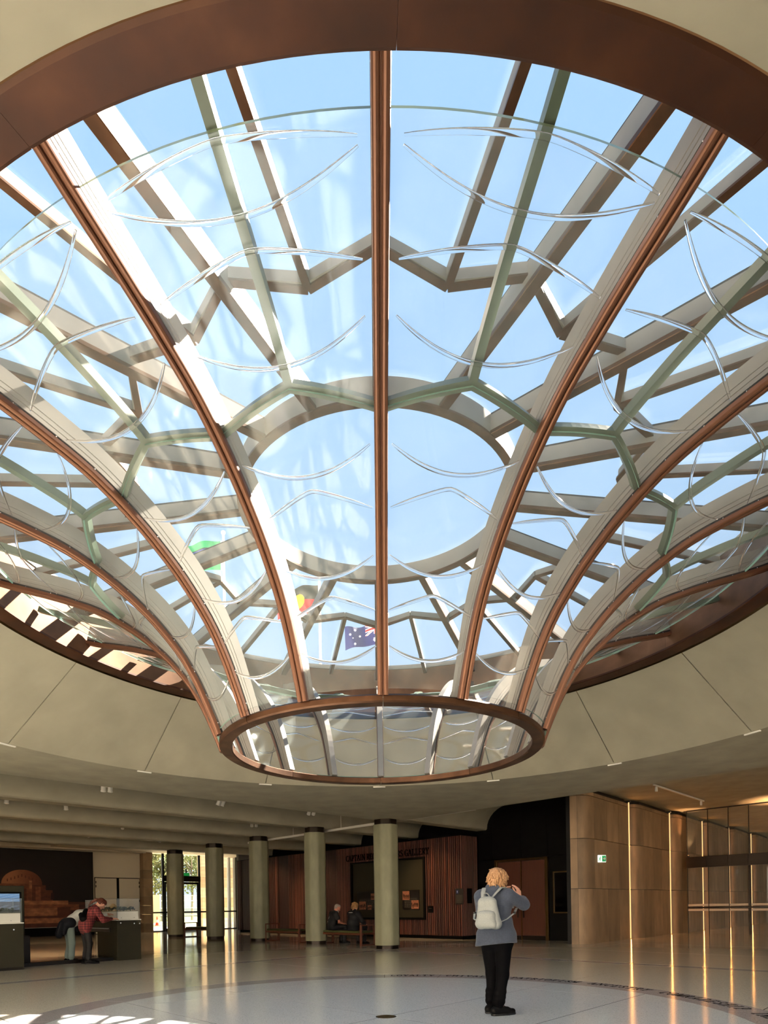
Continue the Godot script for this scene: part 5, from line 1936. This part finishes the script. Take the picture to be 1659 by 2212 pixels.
func person(label: String, at: Vector3, turn: float, j: Dictionary, o: Dictionary) -> Node3D:
	# local axes: +x the person's right hand side, y up, -z forward. j holds the joints, o the looks.
	var t := thing("person", label, "person", at, turn)
	var cs: float = o.get("cell", 0.018)
	var s: float = o.get("scale", 1.0)
	var fat: float = o.get("fat", 1.0)
	var hip: Vector3 = j.hip
	var chest: Vector3 = j.chest
	var neck: Vector3 = j.neck
	var mid: Vector3 = hip.lerp(chest, 0.5) + j.get("belly", Vector3.ZERO)
	var hx: Vector3 = (j.hipR - j.hipL) * 0.5
	var sx: Vector3 = (j.shR - j.shL) * 0.5
	var skin := [[hip - hx * 0.5, hip + hx * 0.5, 0.095 * fat, 0.095 * fat, 0.05], [hip, mid, 0.10 * fat, 0.10 * fat, 0.05], [mid, chest, 0.10 * fat, 0.10 * fat, 0.05], [chest - sx * 0.45, chest + sx * 0.45, 0.085 * fat, 0.085 * fat, 0.05], [chest, neck, 0.075, 0.05, 0.05], [neck, j.head, 0.050 * s, 0.05 * s, 0.03]]
	for sd in ["L", "R"]:
		skin.append([j["sh" + sd], j["el" + sd], 0.042 * s, 0.034 * s, 0.03])
		skin.append([j["el" + sd], j["wr" + sd], 0.036 * s, 0.023 * s, 0.02])
		skin.append([j["hip" + sd], j["kn" + sd], 0.072 * s, 0.050 * s, 0.03])
		skin.append([j["kn" + sd], j["an" + sd], 0.050 * s, 0.032 * s, 0.02])
		skin.append([j["an" + sd], j["an" + sd] + (j["toe" + sd] - j["an" + sd]) * 0.8, 0.032 * s, 0.026 * s, 0.02])
	var hc: float = o.get("hand_cell", 0.006)
	var fields := [filled(skin, cs, 0.03), head_field(j.head, j.look, s * 1.02, o.get("head_cell", 0.006))]
	for sd in ["L", "R"]:
		fields.append(hand_field(j["wr" + sd], j["hand" + sd], j["palm" + sd], o.get("curl", 0.45), sd == "R", s, hc, o.get("thumb" + sd, 0.0)))
	obj("body", net(fields), mat(o.get("skin", Color(0.80, 0.58, 0.48)), 0.55), t)
	eyes(t, j.head, j.look, s * 1.02)
	# upper garment
	var slv: float = o.get("sleeve", 1.0)     # 1 to the wrist, below to part of the upper arm
	var g: float = o.get("loose", 0.02)
	var hem: Vector3 = o.get("hem", hip)
	var hw: float = o.get("hem_width", 0.6)
	var hr: float = o.get("hem_r", 0.115)
	var top := [[hem - hx * hw, hem + hx * hw, hr * fat, hr * fat, 0.05], [hem, mid, hr * fat, (0.10 * fat + g), 0.06], [mid - sx * 0.25, mid + sx * 0.25, 0.10 * fat + g, 0.10 * fat + g, 0.06], [mid, chest, 0.10 * fat + g, 0.095 * fat + g, 0.06], [chest - sx * 0.5, chest + sx * 0.5, 0.085 * fat + g, 0.085 * fat + g, 0.05], [j.shL.lerp(neck, 0.15), j.shR.lerp(neck, 0.15), 0.05 + g, 0.05 + g, 0.05], [chest, neck + (neck - chest).normalized() * 0.0, 0.07 + g, 0.048 + g * 0.6, 0.04]]
	for sd in ["L", "R"]:
		var e: Vector3 = j["el" + sd]
		if slv >= 1.0:
			top.append([j["sh" + sd], e, 0.050 * s + g, 0.042 * s + g * 0.9, 0.035])
			top.append([e, e.lerp(j["wr" + sd], 0.94), 0.043 * s + g * 0.9, 0.030 * s + g * 0.5, 0.02])
			for q in 3:   # creases at the elbow
				var m: Vector3 = e.lerp(j["wr" + sd], 0.18 + 0.16 * q)
				top.append([m + Vector3(0.012, 0.01, 0), m + Vector3(-0.012, -0.005, 0.01), 0.038 * s + g * 0.8, 0.036 * s + g * 0.8, 0.008])
		else:
			top.append([j["sh" + sd], j["sh" + sd].lerp(e, slv), 0.050 * s + g, 0.052 * s + g, 0.03])
	for q in o.get("top_extra", []): top.append(q)
	var tf := filled(top, cs, 0.04)
	if o.has("hem_cut"): tf.below(Vector3(0, o.hem_cut, 0), Vector3(0.12, -1, 0.06).normalized())
	obj(o.get("top_name", "shirt"), net([tf]), o.top, t)
	# trousers
	var tr := [[hip - hx * 0.75 + Vector3(0, -0.02, 0), hip + hx * 0.75 + Vector3(0, -0.02, 0), 0.108 * fat, 0.108 * fat, 0.05]]
	var tl: float = o.get("leg_loose", 0.012)
	for sd in ["L", "R"]:
		tr.append([j["hip" + sd], j["kn" + sd], 0.083 * s * lerpf(1, fat, 0.6) + tl, 0.060 * s + tl, 0.03])
		tr.append([j["kn" + sd], j["an" + sd] + Vector3(0, 0.005, 0), 0.060 * s + tl, 0.044 * s + tl, 0.025])
		for q in 3:
			var m: Vector3 = j["kn" + sd].lerp(j["an" + sd], 0.55 + 0.15 * q)
			tr.append([m + Vector3(-0.01, 0, 0.012), m + Vector3(0.012, 0.01, -0.006), 0.050 * s + tl, 0.048 * s + tl, 0.010])
	obj("trousers", net([filled(tr, cs, 0.03)]), o.trousers, t)
	# shoes
	for sd in ["L", "R"]:
		var a: Vector3 = j["an" + sd]
		var e: Vector3 = j["toe" + sd]
		var d := (e - a)
		d.y = 0
		d = d.normalized()
		var sole: float = e.y - 0.030
		var hl := Vector3(a.x, sole + 0.036, a.z) - d * 0.045
		var fe := Vector3(e.x, sole + 0.034, e.z)
		var ball := hl.lerp(fe, 0.66)
		var sh := [[hl + Vector3(0, 0.004, 0), ball, 0.037, 0.043, 0.02], [ball, fe, 0.041, 0.031, 0.02], [a, hl + Vector3(0, 0.02, 0), 0.040, 0.036, 0.03], [a + Vector3(0, -0.02, 0), ball + Vector3(0, 0.012, 0), 0.04, 0.034, 0.03]]
		var fs := filled(sh, 0.009, 0.02)
		fs.below(Vector3(0, sole, 0), Vector3.DOWN)
		var so := obj("shoe", net([fs]), o.get("shoes", M.black), t)
		var kk := filled([[hl + Vector3(0, -0.02, 0), ball + Vector3(0, -0.02, 0), 0.041, 0.047, 0.01], [ball + Vector3(0, -0.02, 0), fe + Vector3(0, -0.018, 0), 0.045, 0.035, 0.01]], 0.009, 0.01)
		kk.below(Vector3(0, sole - 0.004, 0), Vector3.DOWN)
		kk.below(Vector3(0, sole + 0.022, 0), Vector3.UP)
		obj("sole", net([kk]), M.gasket, so)
	return t


func hair_net(c: Vector3, b: Basis, s: float, cell: float, style: String, seed_: int) -> ArrayMesh:
	var r := RandomNumberGenerator.new()
	r.seed = seed_
	var P := func(x: float, y: float, z: float) -> Vector3: return c + b * (Vector3(x, y, z) * s)
	var caps := []
	if style == "full":   # thick, layered, ear to nape
		caps = [[P.call(0, 0.045, 0.03), P.call(0, 0.05, -0.015), 0.098 * s, 0.092 * s, 0.03], [P.call(0, -0.03, 0.050), P.call(0, -0.055, 0.055), 0.078 * s, 0.060 * s, 0.03], [P.call(-0.055, 0.0, 0.01), P.call(-0.06, -0.04, 0.02), 0.048 * s, 0.04 * s, 0.02], [P.call(0.055, 0.0, 0.01), P.call(0.06, -0.04, 0.02), 0.048 * s, 0.04 * s, 0.02]]
		for i in 210:
			var th := r.randf_range(-2.45, 2.45)
			var up := r.randf_range(-0.75, 1.25)
			var dir := Vector3(sin(th) * cos(up), sin(up), cos(th) * cos(up))
			var p := Vector3(0, 0.03, 0.012) + dir * Vector3(0.104, 0.104, 0.112)
			if up < 0: p = Vector3(sin(th) * 0.100 * (1.0 + up * 0.20), 0.03 + up * 0.125, 0.022 + cos(th) * 0.100 * (1.0 + up * 0.22))
			var q := p + Vector3(sin(th) * 0.018 + r.randf_range(-0.014, 0.014), -r.randf_range(0.022, 0.046), cos(th) * 0.018 + r.randf_range(-0.006, 0.006))
			if up > 0.9: q = p + Vector3(r.randf_range(-0.03, 0.03), -0.004, 0.03)
			caps.append([P.call(p.x, p.y, p.z), P.call(q.x, q.y, q.z), r.randf_range(0.010, 0.015) * s, 0.006 * s, 0.006])
	elif style == "short":
		caps = [[P.call(0, 0.042, 0.026), P.call(0, 0.05, -0.018), 0.082 * s, 0.076 * s, 0.02], [P.call(-0.05, 0.0, 0.03), P.call(0.05, 0.0, 0.03), 0.038 * s, 0.038 * s, 0.02], [P.call(0, -0.02, 0.045), P.call(0, -0.04, 0.045), 0.05 * s, 0.042 * s, 0.02]]
	elif style == "mid":
		caps = [[P.call(0, 0.045, 0.028), P.call(0, 0.05, -0.018), 0.090 * s, 0.084 * s, 0.02], [P.call(-0.05, 0.0, 0.03), P.call(0.05, 0.0, 0.03), 0.05 * s, 0.05 * s, 0.02], [P.call(0, -0.03, 0.045), P.call(0, -0.06, 0.05), 0.06 * s, 0.05 * s, 0.02]]
		for i in 50:
			var th := r.randf_range(-2.2, 2.2)
			var y := r.randf_range(-0.05, 0.10)
			caps.append([P.call(sin(th) * 0.085, y, 0.02 + cos(th) * 0.09), P.call(sin(th) * 0.098, y - 0.04, 0.02 + cos(th) * 0.10), 0.012 * s, 0.006 * s, 0.008])
	else:   # pulled back into a tail
		caps = [[P.call(0, 0.042, 0.026), P.call(0, 0.05, -0.02), 0.083 * s, 0.077 * s, 0.02], [P.call(-0.045, 0.01, 0.03), P.call(0.045, 0.01, 0.03), 0.046 * s, 0.046 * s, 0.02], [P.call(0, 0.03, 0.09), P.call(0.0, 0.0, 0.13), 0.03 * s, 0.032 * s, 0.02], [P.call(0.0, 0.0, 0.13), P.call(-0.02, -0.10, 0.155), 0.032 * s, 0.027 * s, 0.02], [P.call(-0.02, -0.10, 0.155), P.call(-0.05, -0.20, 0.14), 0.027 * s, 0.012 * s, 0.02]]
	var f := filled(caps, cell, 0.02)
	f.cut(P.call(0, -0.045, -0.135), 0.088 * s)   # the face stays free
	return net([f])


func plaid() -> StandardMaterial3D:
	var im := Image.create(64, 64, false, Image.FORMAT_RGB8)
	for x in 64:
		for y in 64:
			var c := Color(0.50, 0.13, 0.14)
			var vx := (x % 32) < 12
			var vy := (y % 32) < 12
			if vx and vy: c = Color(0.20, 0.07, 0.09)
			elif vx or vy: c = Color(0.34, 0.09, 0.11)
			if x % 32 == 22 or y % 32 == 22: c = Color(0.70, 0.50, 0.45)
			im.set_pixel(x, y, c)
	var m := tri_mat(ImageTexture.create_from_image(im), 9.0, 0.85, 0.0, Color.WHITE, false)
	return m


func facing(deg: float) -> float:   # turn so that -z looks away from the camera, deg degrees to the right
	return -deg_to_rad(deg)


func people():
	var fleece := tri_mat(noise_tex(91, 0.05, [[0.0, Color(0.215, 0.24, 0.29)], [1.0, Color(0.265, 0.29, 0.345)]], 256), 3.0, 0.9, 0.0, Color.WHITE, false)
	fleece.normal_enabled = true
	fleece.normal_texture = bumps(95, 0.012, 6.0)
	fleece.normal_scale = 0.8
	fleece.rim_enabled = true
	fleece.rim = 0.3
	fleece.metallic_specular = 0.25
	var j := {}
	# the woman with the phone
	j = {"hip": Vector3(0.02, 0.80, 0.0), "chest": Vector3(0.0, 1.15, 0.01), "neck": Vector3(0.0, 1.325, -0.005), "head": Vector3(0.02, 1.42, -0.045),
		"hipL": Vector3(-0.075, 0.78, 0), "hipR": Vector3(0.095, 0.78, 0), "knL": Vector3(-0.07, 0.42, -0.055), "knR": Vector3(0.075, 0.42, 0.0), "anL": Vector3(-0.075, 0.085, -0.045), "anR": Vector3(0.045, 0.085, 0.055), "toeL": Vector3(-0.01, 0.030, -0.205), "toeR": Vector3(0.145, 0.030, -0.085),
		"shL": Vector3(-0.165, 1.245, 0.0), "shR": Vector3(0.165, 1.245, 0.0), "elL": Vector3(-0.235, 1.085, -0.17), "elR": Vector3(0.245, 1.155, -0.19), "wrL": Vector3(-0.07, 1.225, -0.31), "wrR": Vector3(0.13, 1.225, -0.345),
		"handL": Vector3(0.25, 1.0, -0.25), "handR": Vector3(-0.12, 1.0, -0.2), "palmL": Vector3(1.0, -0.2, -0.2), "palmR": Vector3(-1.0, 0.0, -0.1), "belly": Vector3(0, 0, -0.02),
		"look": Basis.from_euler(Vector3(-0.12, -0.25, 0))}
	var yaw := facing(35.0)
	var wp := Vector3(1.17, 0, -0.03)
	var o := {"cell": 0.012, "hand_cell": 0.0035, "head_cell": 0.004, "fat": 1.06, "hem_cut": 0.735, "top": fleece, "top_name": "jacket", "trousers": tri_mat(noise_tex(92, 0.06, [[0.0, Color(0.034, 0.032, 0.036)], [1.0, Color(0.048, 0.045, 0.05)]], 128), 3.0, 0.8, 0.0, Color.WHITE, false), "hem": Vector3(0.015, 0.83, 0.01), "hem_width": 0.95, "hem_r": 0.130, "loose": 0.020, "leg_loose": 0.005, "curl": 0.5, "thumbR": 0.2,
		"top_extra": [[Vector3(-0.05, 1.335, 0.02), Vector3(0.05, 1.335, 0.02), 0.045, 0.045, 0.02], [Vector3(-0.10, 0.72, 0.06), Vector3(0.13, 0.72, 0.06), 0.095, 0.095, 0.05], [Vector3(-0.10, 0.72, -0.04), Vector3(0.13, 0.72, -0.04), 0.095, 0.095, 0.05]]}
	o.trousers.metallic_specular = 0.15
	var w := person("person in a grey jacket seen from behind, holding up a phone on the pale floor", wp, yaw, j, o)
	var hm := tri_mat(noise_tex(93, 0.03, [[0.0, Color(0.36, 0.22, 0.12)], [0.5, Color(0.62, 0.45, 0.29)], [1.0, Color(0.83, 0.70, 0.53)]], 256), 4.0, 0.55, 0.0, Color.WHITE, false, Vector3(3, 0.7, 3))
	obj("hair", hair_net(j.head, j.look, 0.90, 0.004, "full", 6), hm, w)
	var seam := MB.new()
	for sd in [-1, 1]:
		var pts := []
		for i in 9: pts.append(Vector3(sd * (0.245 - 0.02 * sin(i * 0.4)), 0.0, 0.0))
	# phone
	var ph := thing("phone", "thin dark phone held up in both hands by the person in the grey jacket", "phone", wp + Basis(Vector3.UP, yaw) * Vector3(0.03, 1.295, -0.40), yaw)
	ph.rotation.x = -0.25
	obj("case", boxm(Vector3(0.158, 0.078, 0.010), 0.003), mat(Color(0.10, 0.11, 0.13), 0.3), ph)
	var scr := mat(Color(0.06, 0.08, 0.10), 0.1)
	obj("screen", boxm(Vector3(0.146, 0.068, 0.001), 0.0, Vector3(0, 0, 0.0058)), scr, ph)
	obj("camera_bump", boxm(Vector3(0.03, 0.03, 0.003), 0.001, Vector3(-0.055, 0.018, -0.0065)), M.gasket, ph)
	# backpack
	var canvas := tri_mat(noise_tex(94, 0.09, [[0.0, Color(0.50, 0.51, 0.50)], [0.5, Color(0.54, 0.55, 0.54)], [1.0, Color(0.59, 0.60, 0.59)]], 256), 3.0, 0.85, 0.0, Color.WHITE, false)
	var bp := thing("backpack", "small pale grey backpack on the back of the person in the grey jacket", "backpack", wp, yaw)
	var B := func(x: float, y: float, z: float) -> Vector3: return Vector3(0.005 + x - (y - 1.1) * 0.12, y, 0.175 + z)
	var bc := [[B.call(-0.085, 0.965, 0.035), B.call(0.085, 0.965, 0.035), 0.052, 0.052, 0.03], [B.call(-0.085, 0.965, 0.035), B.call(-0.06, 1.18, 0.0), 0.052, 0.040, 0.03], [B.call(0.085, 0.965, 0.035), B.call(0.06, 1.18, 0.0), 0.052, 0.040, 0.03], [B.call(-0.05, 1.19, 0.0), B.call(0.05, 1.19, 0.0), 0.040, 0.040, 0.03], [B.call(0, 1.0, 0.03), B.call(0, 1.17, 0.0), 0.065, 0.05, 0.04], [B.call(-0.03, 1.21, -0.005), B.call(0.03, 1.21, -0.005), 0.033, 0.033, 0.03]]
	obj("body", net([filled(bc, 0.008, 0.03)]), canvas, bp)
	var pc := [[B.call(-0.07, 0.965, 0.075), B.call(0.07, 0.965, 0.075), 0.040, 0.040, 0.02], [B.call(-0.062, 1.05, 0.062), B.call(0.062, 1.05, 0.062), 0.034, 0.034, 0.05], [B.call(-0.05, 0.97, 0.077), B.call(-0.045, 1.05, 0.067), 0.040, 0.036, 0.05], [B.call(0.05, 0.97, 0.077), B.call(0.045, 1.05, 0.067), 0.040, 0.036, 0.05], [B.call(0, 0.97, 0.078), B.call(0, 1.05, 0.067), 0.040, 0.036, 0.05]]
	var po := obj("front_pocket", net([filled(pc, 0.008, 0.02)]), canvas, bp)
	var zp := MB.new()
	zp.tube([B.call(-0.085, 1.085, 0.052), B.call(-0.04, 1.09, 0.078), B.call(0.04, 1.09, 0.078), B.call(0.085, 1.085, 0.052)], 0.004, -1, 6)
	obj("zip", zp, M.gasket, po)
	var hd := MB.new()
	var hp := []
	for i in 9: hp.append(B.call(-0.032 * cos(PI * i / 8.0), 1.235 + 0.045 * sin(PI * i / 8.0), 0.0))
	hd.tube(hp, 0.010, 0.006, 8)
	obj("handle", hd, canvas, bp)
	for sd in [-1, 1]:
		var st := MB.new()
		st.tube([B.call(sd * 0.045, 1.225, -0.015), Vector3(sd * 0.075, 1.285, 0.125), Vector3(sd * 0.095, 1.335, 0.055), Vector3(sd * 0.10, 1.338, -0.03), Vector3(sd * 0.115, 1.27, -0.105), Vector3(sd * 0.145, 1.12, -0.15)], 0.024, 0.006, 8)
		obj("shoulder_strap", st, canvas, bp)
		st = MB.new()
		st.tube([B.call(sd * 0.105, 0.975, 0.0), Vector3(sd * 0.185, 1.01, 0.115), Vector3(sd * 0.225, 1.07, 0.02), Vector3(sd * 0.20, 1.12, -0.10)], 0.014, 0.004, 8)
		var lo := obj("lower_strap", st, canvas, bp)
		obj("buckle", boxm(Vector3(0.02, 0.03, 0.03), 0.004, Vector3(sd * 0.226, 1.07, 0.02)), M.gasket, lo)
	# two people bending over the show case
	var dark := mat(Color(0.075, 0.07, 0.07), 0.8)
	j = {"hip": Vector3(0, 0.83, 0.10), "chest": Vector3(0, 1.12, -0.04), "neck": Vector3(0, 1.26, -0.13), "head": Vector3(0.01, 1.32, -0.245),
		"hipL": Vector3(-0.08, 0.80, 0.10), "hipR": Vector3(0.08, 0.80, 0.10), "knL": Vector3(-0.09, 0.44, 0.05), "knR": Vector3(0.08, 0.44, 0.03), "anL": Vector3(-0.10, 0.08, 0.07), "anR": Vector3(0.07, 0.08, 0.06), "toeL": Vector3(-0.13, 0.03, -0.10), "toeR": Vector3(0.13, 0.03, -0.12),
		"shL": Vector3(-0.155, 1.19, -0.09), "shR": Vector3(0.155, 1.19, -0.09), "elL": Vector3(-0.24, 0.98, -0.28), "elR": Vector3(0.21, 0.95, -0.22), "wrL": Vector3(-0.16, 0.985, -0.48), "wrR": Vector3(0.12, 0.98, -0.44),
		"handL": Vector3(0.2, 0.05, -1), "handR": Vector3(-0.2, 0.05, -1), "palmL": Vector3(0, -1, 0), "palmR": Vector3(0, -1, 0), "look": Basis.from_euler(Vector3(-0.75, -0.1, 0))}
	var pp := W(0.50, 9.62, 0)
	o = {"top": plaid(), "trousers": dark, "hem": Vector3(0, 0.88, 0.08), "hem_width": 0.8, "hem_r": 0.115, "leg_loose": 0.0, "curl": 0.25, "top_extra": [[Vector3(-0.09, 0.80, 0.10), Vector3(0.09, 0.80, 0.10), 0.105, 0.105, 0.05], [Vector3(-0.10, 0.70, 0.09), Vector3(0.08, 0.70, 0.08), 0.07, 0.07, 0.05], [Vector3(-0.09, 0.90, 0.08), Vector3(0.09, 0.90, 0.08), 0.11, 0.11, 0.05]]}
	w = person("person in a red checked shirt and dark trousers bending over the show case", pp, facing(45.0), j, o)
	obj("hair", hair_net(j.head, j.look, 1.04, 0.007, "tail", 3), mat(Color(0.33, 0.14, 0.07), 0.55), w)
	var bag := thing("sling_bag", "black sling bag across the back of the person in the checked shirt", "bag", pp, facing(45.0))
	obj("body", net([filled([[Vector3(-0.11, 1.08, 0.13), Vector3(0.11, 1.0, 0.17), 0.06, 0.075, 0.03], [Vector3(0.02, 1.17, 0.08), Vector3(0.06, 1.01, 0.15), 0.055, 0.075, 0.03], [Vector3(-0.06, 1.03, 0.13), Vector3(0.06, 0.97, 0.15), 0.045, 0.05, 0.03]], 0.012, 0.03)]), M.black, bag)
	var sp := MB.new()
	sp.tube([Vector3(0.02, 1.16, 0.06), Vector3(-0.06, 1.27, -0.04), Vector3(-0.10, 1.26, -0.16), Vector3(-0.06, 1.10, -0.18)], 0.02, 0.006, 8)
	obj("strap", sp, M.black, bag)
	j = {"hip": Vector3(0, 0.84, 0.12), "chest": Vector3(0, 1.08, -0.12), "neck": Vector3(0, 1.16, -0.28), "head": Vector3(0.0, 1.16, -0.42),
		"hipL": Vector3(-0.085, 0.81, 0.12), "hipR": Vector3(0.085, 0.81, 0.12), "knL": Vector3(-0.10, 0.44, 0.06), "knR": Vector3(0.09, 0.44, 0.08), "anL": Vector3(-0.12, 0.08, 0.10), "anR": Vector3(0.09, 0.08, 0.10), "toeL": Vector3(-0.15, 0.03, -0.07), "toeR": Vector3(0.12, 0.03, -0.08),
		"shL": Vector3(-0.165, 1.11, -0.20), "shR": Vector3(0.165, 1.11, -0.20), "elL": Vector3(-0.26, 0.97, -0.38), "elR": Vector3(0.24, 1.0, -0.42), "wrL": Vector3(-0.18, 0.99, -0.60), "wrR": Vector3(0.20, 1.08, -0.66),
		"handL": Vector3(0.2, 0.05, -1), "handR": Vector3(0.1, 0.05, -1), "palmL": Vector3(0, -1, 0), "palmR": Vector3(0, -1, 0), "look": Basis.from_euler(Vector3(-0.8, 0.1, 0))}
	var wq := W(0.42, 10.35, 0)
	o = {"top": mat(Color(0.80, 0.80, 0.78), 0.8), "trousers": mat(Color(0.50, 0.56, 0.54), 0.85), "hem": Vector3(0, 0.90, 0.08), "hem_width": 0.8, "curl": 0.3, "leg_loose": 0.014}
	w = person("person in pale shirt and light jeans bending over the show case", wq, facing(45.0), j, o)
	obj("hair", hair_net(j.head, j.look, 1.03, 0.008, "short", 2), mat(Color(0.16, 0.10, 0.07), 0.6), w)
	var jk := thing("tied_jacket", "dark navy jacket tied round the waist of the person in light jeans", "jacket", wq, facing(45.0))
	obj("cloth", net([filled([[Vector3(-0.12, 0.90, 0.12), Vector3(0.12, 0.90, 0.12), 0.125, 0.125, 0.04], [Vector3(-0.13, 0.88, 0.22), Vector3(-0.15, 0.66, 0.30), 0.07, 0.06, 0.04], [Vector3(0.0, 0.88, 0.25), Vector3(0.02, 0.62, 0.33), 0.08, 0.07, 0.04], [Vector3(0.13, 0.88, 0.21), Vector3(0.15, 0.68, 0.26), 0.07, 0.05, 0.04]], 0.016, 0.04)]), mat(Color(0.055, 0.065, 0.10), 0.85), jk)
	var kn := MB.new()
	kn.tube([Vector3(-0.12, 0.90, -0.02), Vector3(0.0, 0.86, -0.05), Vector3(0.03, 0.70, -0.06)], 0.03, 0.02, 8)
	obj("tied_sleeve", kn, mat(Color(0.055, 0.065, 0.10), 0.85), jk)
	# two people sitting on the nearest bench, backs to the light
	j = {"hip": Vector3(0, 0.535, 0.0), "chest": Vector3(0, 0.86, -0.06), "neck": Vector3(0, 1.03, -0.12), "head": Vector3(0.02, 1.135, -0.19),
		"hipL": Vector3(-0.09, 0.53, 0), "hipR": Vector3(0.09, 0.53, 0), "knL": Vector3(-0.13, 0.53, -0.42), "knR": Vector3(0.13, 0.53, -0.42), "anL": Vector3(-0.14, 0.08, -0.40), "anR": Vector3(0.14, 0.08, -0.36), "toeL": Vector3(-0.16, 0.03, -0.57), "toeR": Vector3(0.17, 0.03, -0.53),
		"shL": Vector3(-0.19, 0.955, -0.07), "shR": Vector3(0.19, 0.955, -0.07), "elL": Vector3(-0.22, 0.70, -0.16), "elR": Vector3(0.23, 0.70, -0.16), "wrL": Vector3(-0.08, 0.64, -0.37), "wrR": Vector3(0.10, 0.63, -0.37),
		"handL": Vector3(0.4, -0.1, -1), "handR": Vector3(-0.4, -0.1, -1), "palmL": Vector3(0.3, -1, 0), "palmR": Vector3(-0.3, -1, 0), "look": Basis.from_euler(Vector3(-0.45, -0.2, 0))}
	o = {"top": mat(Color(0.055, 0.055, 0.06), 0.85), "top_name": "t_shirt", "trousers": mat(Color(0.08, 0.08, 0.09), 0.85), "sleeve": 0.55, "hem": Vector3(0, 0.54, 0.0), "fat": 1.12, "skin": Color(0.78, 0.50, 0.41), "curl": 0.3}
	w = person("seated person with short grey hair and beard in a black t-shirt, on the bench", W(8.15, 10.32, 0), facing(62.0), j, o)
	obj("hair", hair_net(j.head, j.look, 0.98, 0.008, "short", 5), mat(Color(0.62, 0.57, 0.52), 0.7), w)
	obj("beard", net([filled([[j.head + j.look * Vector3(-0.05, -0.075, -0.035), j.head + j.look * Vector3(0, -0.105, -0.068), 0.025, 0.032, 0.02], [j.head + j.look * Vector3(0.05, -0.075, -0.035), j.head + j.look * Vector3(0, -0.105, -0.068), 0.025, 0.032, 0.02]], 0.008, 0.02)]), mat(Color(0.66, 0.62, 0.58), 0.8), w)
	var ln := MB.new()
	for i in 7: ln.box(Vector3(-0.02 + 0.012 * (i % 2), 0.70 + i * 0.03, 0.128 - i * 0.010), Vector3(0.03, 0.018, 0.004), 0.0, Basis.from_euler(Vector3(-0.2, 0, 0)))
	obj("shirt_print", ln, M.white, w)
	j = j.duplicate()
	j.merge({"neck": Vector3(0, 1.04, -0.10), "head": Vector3(-0.03, 1.165, -0.15), "elR": Vector3(0.27, 0.73, -0.13), "wrR": Vector3(0.22, 0.62, -0.33), "look": Basis.from_euler(Vector3(-0.35, 0.25, 0))}, true)
	o = {"top": mat(Color(0.05, 0.05, 0.06), 0.8), "top_name": "jacket", "trousers": mat(Color(0.06, 0.06, 0.07), 0.85), "hem": Vector3(0, 0.54, 0.0), "fat": 1.2, "loose": 0.028, "curl": 0.3}
	w = person("seated person with fair hair in a dark jacket, seen from behind on the bench", W(8.15, 9.35, 0), facing(42.0), j, o)
	obj("hair", hair_net(j.head, j.look, 1.04, 0.007, "mid", 8), mat(Color(0.55, 0.40, 0.24), 0.6), w)
	ln = MB.new()
	ln.box(Vector3(0.0, 0.985, 0.075), Vector3(0.16, 0.012, 0.006), 0.0, Basis.from_euler(Vector3(-0.35, 0, 0)))
	obj("stripe", ln, M.white, w)
